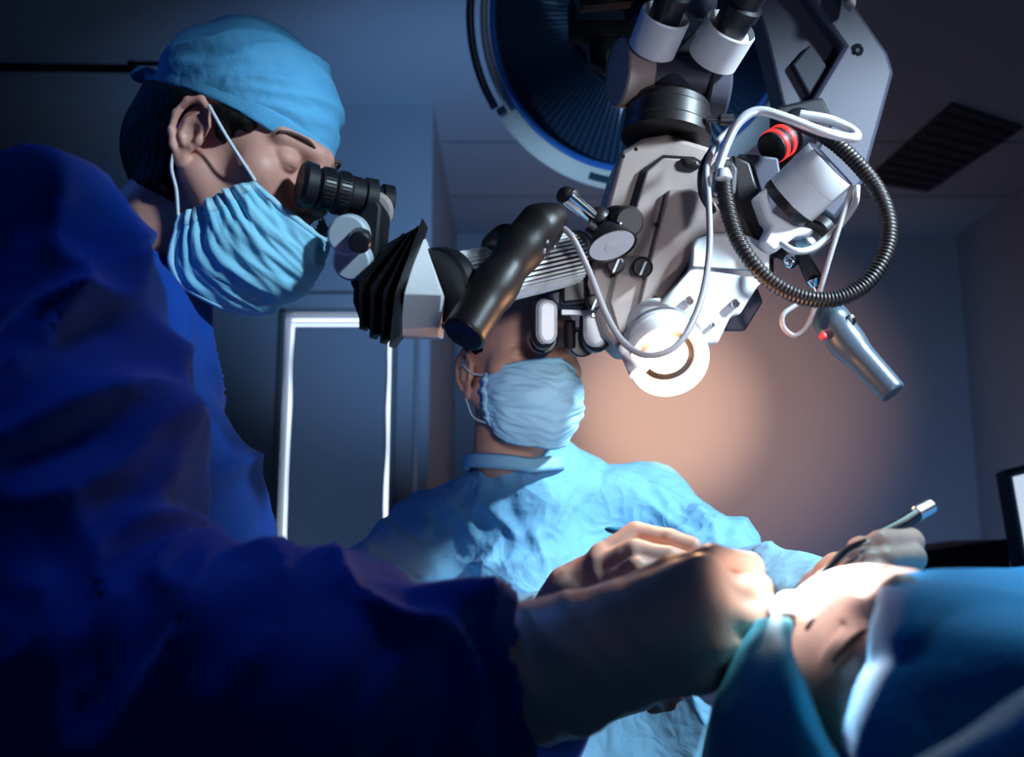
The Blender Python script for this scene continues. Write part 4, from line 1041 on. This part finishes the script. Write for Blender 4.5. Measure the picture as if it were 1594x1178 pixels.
S2R, E2R, W2R = P(672, 845, 1.42), P(585, 985, 1.30), P(885, 965, .90)
S2L, E2L, W2L = P(1005, 815, 1.44), P(1150, 938, 1.24), P(1300, 938, .93)
def gown2(p):
    d = sd_cap(p, P(825, 800, 1.40), P(845, 1000, 1.42), .090, .165)
    d = su(d, sd_cap(p, P(822, 797, 1.385), P(840, 960, 1.38), .082, .12), .03)
    d = su(d, sd_cap(p, P(845, 1000, 1.42), P(850, 1300, 1.47), .165, .19), .05)
    d = su(d, sd_cap(p, P(880, 1060, 1.42), P(970, 1240, 1.42), .15, .18), .05)
    d = su(d, sd_cap(p, P(776, 766, 1.385), S2R, .056, .080), .04)
    d = su(d, sd_cap(p, P(878, 758, 1.385), S2L, .054, .076), .04)
    d = su(d, chain(p, [S2R, E2R], [.082, .078], .02), .03)
    d = su(d, chain(p, [E2R, P(740, 1030, 1.08), W2R], [.078, .062, .036], .02), .03)
    d = su(d, chain(p, [S2L, P(1090, 875, 1.35), E2L], [.078, .072, .064], .02), .03)
    d = su(d, chain(p, [E2L, W2L], [.062, .036], .02), .025)
    d = su(d, sd_cap(p, P(850, 1300, 1.50), (P(850, 1300, 1.5)[0], P(850, 1300, 1.5)[1], .10), .20, .24), .05)
    return d
def worley(p, seed=0):
    i = np.floor(p).astype(np.int64); best = np.full(len(p), 9.)
    for dx in (-1, 0, 1):
        for dy in (-1, 0, 1):
            for dz in (-1, 0, 1):
                c = i + (dx, dy, dz); h = _perm[(_perm[(_perm[(c[:, 0]+seed) & 255] + c[:, 1]) & 255] + c[:, 2]) & 255]
                f = c + .5 + .45*_grad[h]; best = np.minimum(best, ((p-f)**2).sum(1))
    return np.sqrt(best)
_cd = np.random.RandomState(11).normal(size=(14, 3)); _cd[:, 1] *= .5; _cd /= np.linalg.norm(_cd, axis=1)[:, None]
def crumple(v, f0=7., n=14, warp=.02, seed=0.):
    w = v + warp*np.stack([noise(v*5+seed), noise(v*5+9+seed), noise(v*5+17+seed)], -1)
    s = np.zeros(len(v)); tot = 0
    for i in range(n):
        f = f0*(1.17**i); t = (w @ _cd[i % 14])*f + i*.37 + seed; tri = np.abs(t - np.floor(t) - .5)*2
        m = np.clip(noise(v*(2.5 + .25*i) + i*3.1)*2.2 + .35, 0, 1)
        s += m*tri/f; tot += 1/f
    return s
CREASES = [(672, 750, 765, 850, .014, 26), (745, 752, 808, 848, .012, 22), (828, 804, 860, 935, .012, 24), (873, 745, 858, 850, .010, 22), (905, 715, 1110, 850, .012, 30), (960, 716, 1065, 805, .012, 26), (722, 722, 850, 745, .008, 18), (669, 790, 672, 910, .012, 22), (785, 825, 735, 940, .012, 24), (830, 860, 780, 940, .010, 20), (588, 795, 662, 870, .012, 24), (1140, 795, 1215, 885, .012, 22), (1085, 770, 1120, 860, .009, 20), (560, 850, 640, 905, .010, 22), (1010, 740, 1180, 850, .009, 24), (700, 880, 900, 860, .007, 20)]
def gown2_disp(v):
    s = crumple(v, 5.5); d = .085*(s - s.mean())
    cth, sth = math.cos(PITCH), math.sin(PITCH)
    dep = v[:, 1]*cth + (v[:, 2]-CAM_Z)*sth; q = np.stack([IMG_W/2 + v[:, 0]/dep*FPX, IMG_H/2 - ((v[:, 2]-CAM_Z)*cth - v[:, 1]*sth)/dep*FPX], -1)
    front = v[:, 1] < 1.45
    for (x0, y0, x1, y1, h, w_) in CREASES:
        p0 = np.array((x0, y0), float); u = np.array((x1, y1), float) - p0; L = np.linalg.norm(u); u /= L
        r = q - p0; t = r @ u/L; dd = r[:, 0]*(-u[1]) + r[:, 1]*u[0] + 5*np.sin(t*5 + x0)
        fade = np.clip(np.minimum(t, 1-t)*5, 0, 1)
        d += front*fade*h*np.where(dd > 0, np.exp(-dd/w_), np.exp(dd/(w_*.25)))
    return d
lo = np.array((-.42, .78, 0.0)); hi = np.array((.46, 1.85, 1.42))
gw2 = sdf_obj('gown', gown2, lo, hi, .0048, M['gown_light'], p2, disp=gown2_disp, smooth=1, label='crinkled light blue disposable gown')
ring = []
for a in np.linspace(0, 2*math.pi, 25)[:-1]:
    x = math.cos(a); y = math.sin(a)
    ring.append(w2(-.032 + .068*x, .068*y, -.129 - .004*x + .008*abs(y)))
v = []; Vn = len(spline(ring, 4, True))
rp = spline(ring, 4, True); cen = rp.mean(0)
for q in rp:
    o_ = (q-cen); o_[2] = 0; o_ /= np.linalg.norm(o_)
    for (t, z) in ((.003, -.011), (.004, -.004), (.002, .005), (0, .009), (-.003, .005), (-.002, -.008)): v.append(q + o_*(t+.003) + (0, 0, z))
fc = []
for i in range(Vn):
    for k in range(6): fc.append((i*6+k, i*6+(k+1) % 6, ((i+1) % Vn)*6+(k+1) % 6, ((i+1) % Vn)*6+k))
link('collar', v, fc, M['gown_trim'], gw2, label='paler neck binding')

# his right hand with the pen-like instrument
WB = (P(900, 935, .895), .027)
palmB = [(P(938, 868, .88), .0135), (P(935, 885, .872), .0135), (P(938, 905, .868), .013), (P(945, 925, .870), .012)]
fgB = [[(P(938, 868, .88), .0125), (P(990, 829, .885), .0100), (P(1042, 838, .872), .0088), (P(1078, 850, .862), .0080)],
       [(P(935, 885, .872), .0125), (P(988, 856, .858), .0100), (P(1040, 866, .852), .0090), (P(1074, 874, .85), .0080)],
       [(P(938, 905, .868), .0120), (P(992, 882, .848), .0098), (P(1040, 890, .848), .0088), (P(1068, 896, .85), .0078)],
       [(P(945, 925, .870), .0115), (P(990, 910, .852), .0090), (P(1030, 914, .852), .0080), (P(1052, 918, .855), .0072)]]
thB = [(P(930, 915, .90), .017), (P(985, 880, .905), .0125), (P(1030, 862, .90), .0105), (P(1066, 858, .885), .0092)]
cuffB = [[(W2R, .037), (P(900, 930, .893), .029)]]
sdf_obj('glove', hand_fn(WB, palmB, fgB, thB, cuffB), W2R + (-.05, -.08, -.07), P(1090, 820, .87) + (.03, .12, .05), .0019, M['glove'], p2, disp=lambda v: .0009*noise(v*70), label='latex glove on the right hand')
# his left hand behind the patient, with forceps
WC = (P(1316, 912, .845), .024)
palmC = [(P(1395, 858, .79), .0125), (P(1402, 872, .775), .0125), (P(1400, 886, .765), .0120), (P(1392, 898, .765), .0115)]
fgC = [[(P(1395, 858, .79), .0120), (P(1415, 844, .755), .0112), (P(1372, 846, .735), .0100), (P(1344, 856, .735), .0088)],
       [(P(1402, 872, .775), .0120), (P(1418, 868, .74), .0108), (P(1378, 872, .722), .0098), (P(1350, 874, .722), .0088)],
       [(P(1400, 886, .765), .0118), (P(1410, 892, .735), .0105), (P(1365, 892, .715), .0098), (P(1325, 895, .712), .0088)],
       [(P(1392, 898, .765), .0110), (P(1396, 908, .74), .0098), (P(1350, 908, .72), .0090), (P(1315, 912, .715), .0082)]]
thC = [(P(1330, 895, .83), .015), (P(1345, 866, .80), .0120), (P(1340, 856, .77), .0102), (P(1338, 858, .745), .0090)]
cuffC = [[(W2L, .037), (P(1316, 915, .86), .027)]]
sdf_obj('glove', hand_fn(WC, palmC, fgC, thC, cuffC), np.minimum(W2L, P(1300, 920, .71)) + (-.04, -.06, -.06), P(1440, 830, .8) + (.04, .2, .06), .0020, M['glove'], p2, disp=lambda v: .0009*noise(v*70), label='latex glove on the left hand')

# ------------------------------------------------------------------ patient
EY = P(1312, 1000, .540); R3 = frame_of((-.42, -.38, .823), (.825, .21, .52)); S3 = .92
O3 = EY - (np.array((.088, -.032, .014))*S3) @ R3; fr3 = (O3, R3*S3)
def w3(x, y, z): return O3 + np.array((x, y, z)) @ (R3*S3)
p3 = empty('person', (O3[0], O3[1], .70), 'patient lying with closed eye, face lit white between two blue drapes', 'person')
body3 = sdf_obj('body', lambda p: sd_head(p, neck_to=(-.035, 0, -.20), neck_r=.052), (-.15, -.12, -.26), (.15, .12, .16), .0019, M['skin3'], p3, fr3, label='skin of the face')
def lashes(s):
    mb = MB()
    for t in np.linspace(0, 1, 26):
        y = .0195 + .0275*t; x = .0912 - .0052*t - .004*(t-.5)**2; z = .0085
        a = w3(x, s*y, z); b = w3(x+.0035, s*(y+.0012*(t-.3)*3), z-.0062-.002*math.sin(t*3.1)); mb.cyl(a, b, .0005, .00012, 5)
    mb.tube([w3(.0908, s*.0195, .0082), w3(.0912, s*.032, .0078), w3(.0862, s*.046, .0086)], .0009, seg=6)
    return mb
lashes(-1).build('eyelashes', M['lash'], p3); lashes(1).build('eyelashes', M['lash'], p3)
for s in (-1, 1):
    mb = MB(); mb.tube([w3(.0915, s*.014, .036), w3(.0895, s*.028, .0405), w3(.0830, s*.038, .0400), w3(.0775, s*.045, .0375)], .0036, seg=10, rfun=lambda t: .5 + .9*math.sin(math.pi*min(1, t*.8+.2)))
    mb.build('eyebrow', M['hair'], p3)
# head wrap drape at the left of the face
rows = [[(1228, 975, .560), (1215, 970, .558), (1192, 965, .58), (1172, 975, .62), (1175, 1010, .70), (1250, 1050, .78)],
        [(1230, 1012, .530), (1214, 1008, .526), (1172, 1008, .555), (1150, 1020, .61), (1150, 1050, .69), (1220, 1080, .78)],
        [(1240, 1058, .510), (1220, 1054, .503), (1165, 1054, .535), (1134, 1062, .60), (1136, 1085, .68), (1210, 1120, .76)],
        [(1268, 1122, .495), (1242, 1120, .487), (1170, 1115, .515), (1118, 1116, .58), (1122, 1140, .66), (1200, 1160, .74)],
        [(1300, 1190, .485), (1272, 1190, .477), (1180, 1188, .505), (1108, 1184, .57), (1112, 1200, .65), (1190, 1220, .73)],
        [(1340, 1290, .475), (1300, 1290, .467), (1190, 1290, .495), (1100, 1280, .56), (1105, 1290, .64), (1180, 1300, .72)],
        [(1380, 1420, .47), (1330, 1420, .46), (1200, 1420, .49), (1100, 1400, .55), (1105, 1410, .63), (1180, 1420, .71)]]
def drape_mesh(name, rows, nu, nv, m, amp=.004, sc=22, seed=0, label=None, cat='drape', solid=.0018, mul=(1, 1, 1)):
    g = cgrid([[P(*q) for q in r] for r in rows], nu, nv); V, U = g.shape[:2]
    du = np.gradient(g, axis=1); dv = np.gradient(g, axis=0); n = np.cross(du, dv); n /= np.linalg.norm(n, axis=2)[..., None]+1e-9
    q = g.reshape(-1, 3)*sc*np.array(mul) + seed
    d = amp*np.clip(ridged(q), -.3, 1) + amp*.4*noise(q*2.3)
    g = g + n*d.reshape(V, U)[..., None]
    return link(name, g.reshape(-1, 3), grid_faces(V, U), m, None, solid=solid, label=label, cat=cat), g
drape_mesh('surgical_drape', rows, 12, 14, M['drape_cyan'], amp=.0035, sc=18, seed=3.1, mul=(2, 1, .6), label='turquoise drape wrapped round the patient\'s head, left of the lit face')
rows = [[(1400, 1010, .84), (1480, 1010, .86), (1600, 1000, .88), (1800, 980, .88), (2150, 950, .88)],
        [(1396, 925, .74), (1480, 918, .76), (1600, 905, .78), (1800, 880, .78), (2150, 840, .78)],
        [(1388, 902, .655), (1470, 892, .67), (1594, 880, .68), (1800, 855, .68), (2150, 800, .68)],
        [(1382, 900, .575), (1455, 893, .575), (1585, 892, .58), (1790, 875, .58), (2150, 830, .58)],
        [(1376, 908, .530), (1445, 900, .515), (1570, 908, .51), (1780, 930, .50), (2150, 900, .50)],
        [(1360, 968, .500), (1425, 945, .475), (1550, 975, .460), (1770, 1010, .45), (2150, 1000, .44)],
        [(1326, 1082, .482), (1390, 1078, .452), (1530, 1110, .435), (1760, 1110, .42), (2150, 1120, .41)],
        [(1300, 1180, .470), (1370, 1180, .440), (1515, 1210, .425), (1750, 1220, .41), (2150, 1240, .40)],
        [(1265, 1420, .46), (1345, 1420, .43), (1500, 1440, .415), (1740, 1460, .40), (2150, 1480, .39)]]
dr, g = drape_mesh('surgical_drape', rows, 12, 10, M['drape'], amp=.0055, sc=12, seed=1.7, mul=(.8, 1.4, 1.4), label='large blue drape with a pale taped edge covering the patient, right of the face')
e0 = g[:, 0]; n_ = len(e0); e1 = g[:, 3]
off = np.cross(np.gradient(e0, axis=0), e1-e0); off /= np.linalg.norm(off, axis=1)[:, None]
if off[n_//2, 1] > 0: off = -off
pts = np.stack([e0 + off*.0015, (e0+e1)/2 + off*.003, e1 + off*.0015], 1).reshape(-1, 3)
link('taped_edge', pts, grid_faces(n_, 3), M['drape_edge'], dr, solid=.001, label='pale adhesive edge')
rows = [[(1360, 1236, .405), (1420, 1186, .395), (1500, 1134, .385), (1600, 1070, .375), (1800, 960, .365), (2200, 820, .36)],
        [(1380, 1262, .385), (1440, 1212, .376), (1520, 1160, .366), (1620, 1100, .357), (1820, 990, .347), (2220, 850, .34)],
        [(1420, 1340, .375), (1480, 1290, .366), (1560, 1240, .356), (1660, 1180, .347), (1860, 1080, .337), (2260, 940, .33)],
        [(1440, 1460, .37), (1500, 1420, .36), (1580, 1370, .35), (1680, 1320, .34), (1880, 1240, .33), (2280, 1120, .325)]]
drape_mesh('folded_drape', rows, 10, 8, M['drape_cyan'], amp=.002, sc=16, seed=4, label='paler folded drape edge in the bottom right corner')
# gauze on the brow
gz, _ = drape_mesh('gauze_pad', [[(1196, 940, .60), (1215, 926, .60), (1238, 922, .60)], [(1198, 952, .585), (1218, 942, .58), (1240, 940, .582)], [(1204, 964, .57), (1222, 957, .565), (1242, 956, .57)]], 8, 8, M['gauze'], amp=.002, sc=60, label='white gauze pad on the forehead in the bright light', cat='gauze', solid=.003)

# operating table under the patient
tz = .66
tb = empty('operating_table', (.62, .60, 0), 'padded operating table below the blue drapes at the right', 'table')
MB().aabb(.10, 1.9, .45, .95, tz, tz+.07).build('table_pad', M['rubber'], tb, bevel=.02)
MB().aabb(.14, 1.88, .48, .92, tz-.05, tz).build('table_frame', M['frame'], tb, bevel=.004)
MB().aabb(.8, 1.05, .58, .82, .06, tz-.05).build('table_column', M['frame'], tb, bevel=.01)
MB().aabb(.55, 1.4, .50, .90, 0, .06).build('table_base', M['frame'], tb, bevel=.01)
q = w3(-.10, 0, 0.03); MB().sphere((.22, .72, tz+.09), (.09, .09, .045)).build('head_rest', M['rubber'], tb)

# ------------------------------------------------------------------ instruments
def instrument(name, label, cat, a, parts):
    o = empty(name, a, label, cat)
    for (pn, mb, m) in parts: mb.build(pn, m, o, bevel=0)
    return o
a, b = P(942, 823, .905), P(1092, 856, .868); d_ = (b-a)
mb1 = MB(); mb1.lathe(a, d_, [(0, .0012), (.004, .0028), (.022, .0036), (.023, .0034)], 20)
mb2 = MB(); mb2.tube([P(962, 827, .902), P(1010, 838, .885), P(1050, 840, .872), P(1092, 857, .862), P(1125, 878, .83)], .0034, seg=14)
mb3 = MB(); mb3.tube([P(1125, 878, .83), P(1165, 905, .74), P(1200, 925, .66)], .0018, seg=10)
instrument('surgical_probe', 'dark pen-like surgical probe with blue tip held in the second surgeon\'s right hand', 'instrument', a, [('cap_tip', mb1, M['bluecap']), ('handle', mb2, M['black']), ('probe_tip', mb3, M['chrome'])])
mb1 = MB(); mb1.cyl(P(1118, 898, .665), P(1204, 948, .600), .0062, .0058, 20, ch=.001)
mb2 = MB(); mb2.cyl(P(1204, 948, .600), P(1236, 952, .575), .0022, .001, 12)
mb3 = MB(); mb3.cyl(P(1096, 892, .685), P(1118, 898, .665), .0035, .0035, 14)
instrument('suction_handpiece', 'white handpiece between the first surgeon\'s fingers pointing at the bright field', 'instrument', P(1118, 898, .665), [('barrel', mb1, M['white']), ('needle', mb2, M['chrome']), ('plunger', mb3, M['white'])])
mb1 = MB(); mb1.tube([P(1360, 838, .745), P(1400, 818, .755), P(1428, 800, .765)], .0052, seg=14)
mb2 = MB(); mb2.cyl(P(1426, 801, .765), P(1450, 788, .772), .0062, .0060, 18, ch=.001)
mb3 = MB(); mb3.tube([P(1352, 846, .735), P(1318, 858, .70), P(1288, 886, .66), P(1250, 918, .60)], .0045, seg=12, rfun=lambda t: 1-.62*t)
mb4 = MB(); mb4.tube([P(1356, 856, .735), P(1326, 874, .70), P(1296, 898, .66), P(1252, 921, .60)], .0028, seg=12, rfun=lambda t: 1-.5*t)
instrument('bipolar_forceps', 'steel forceps with a black stem and grey end in the second surgeon\'s left hand', 'forceps', P(1400, 818, .755), [('stem', mb1, M['black']), ('connector', mb2, M['alu']), ('blade', mb3, M['chrome']), ('blade', mb4, M['chrome'])])
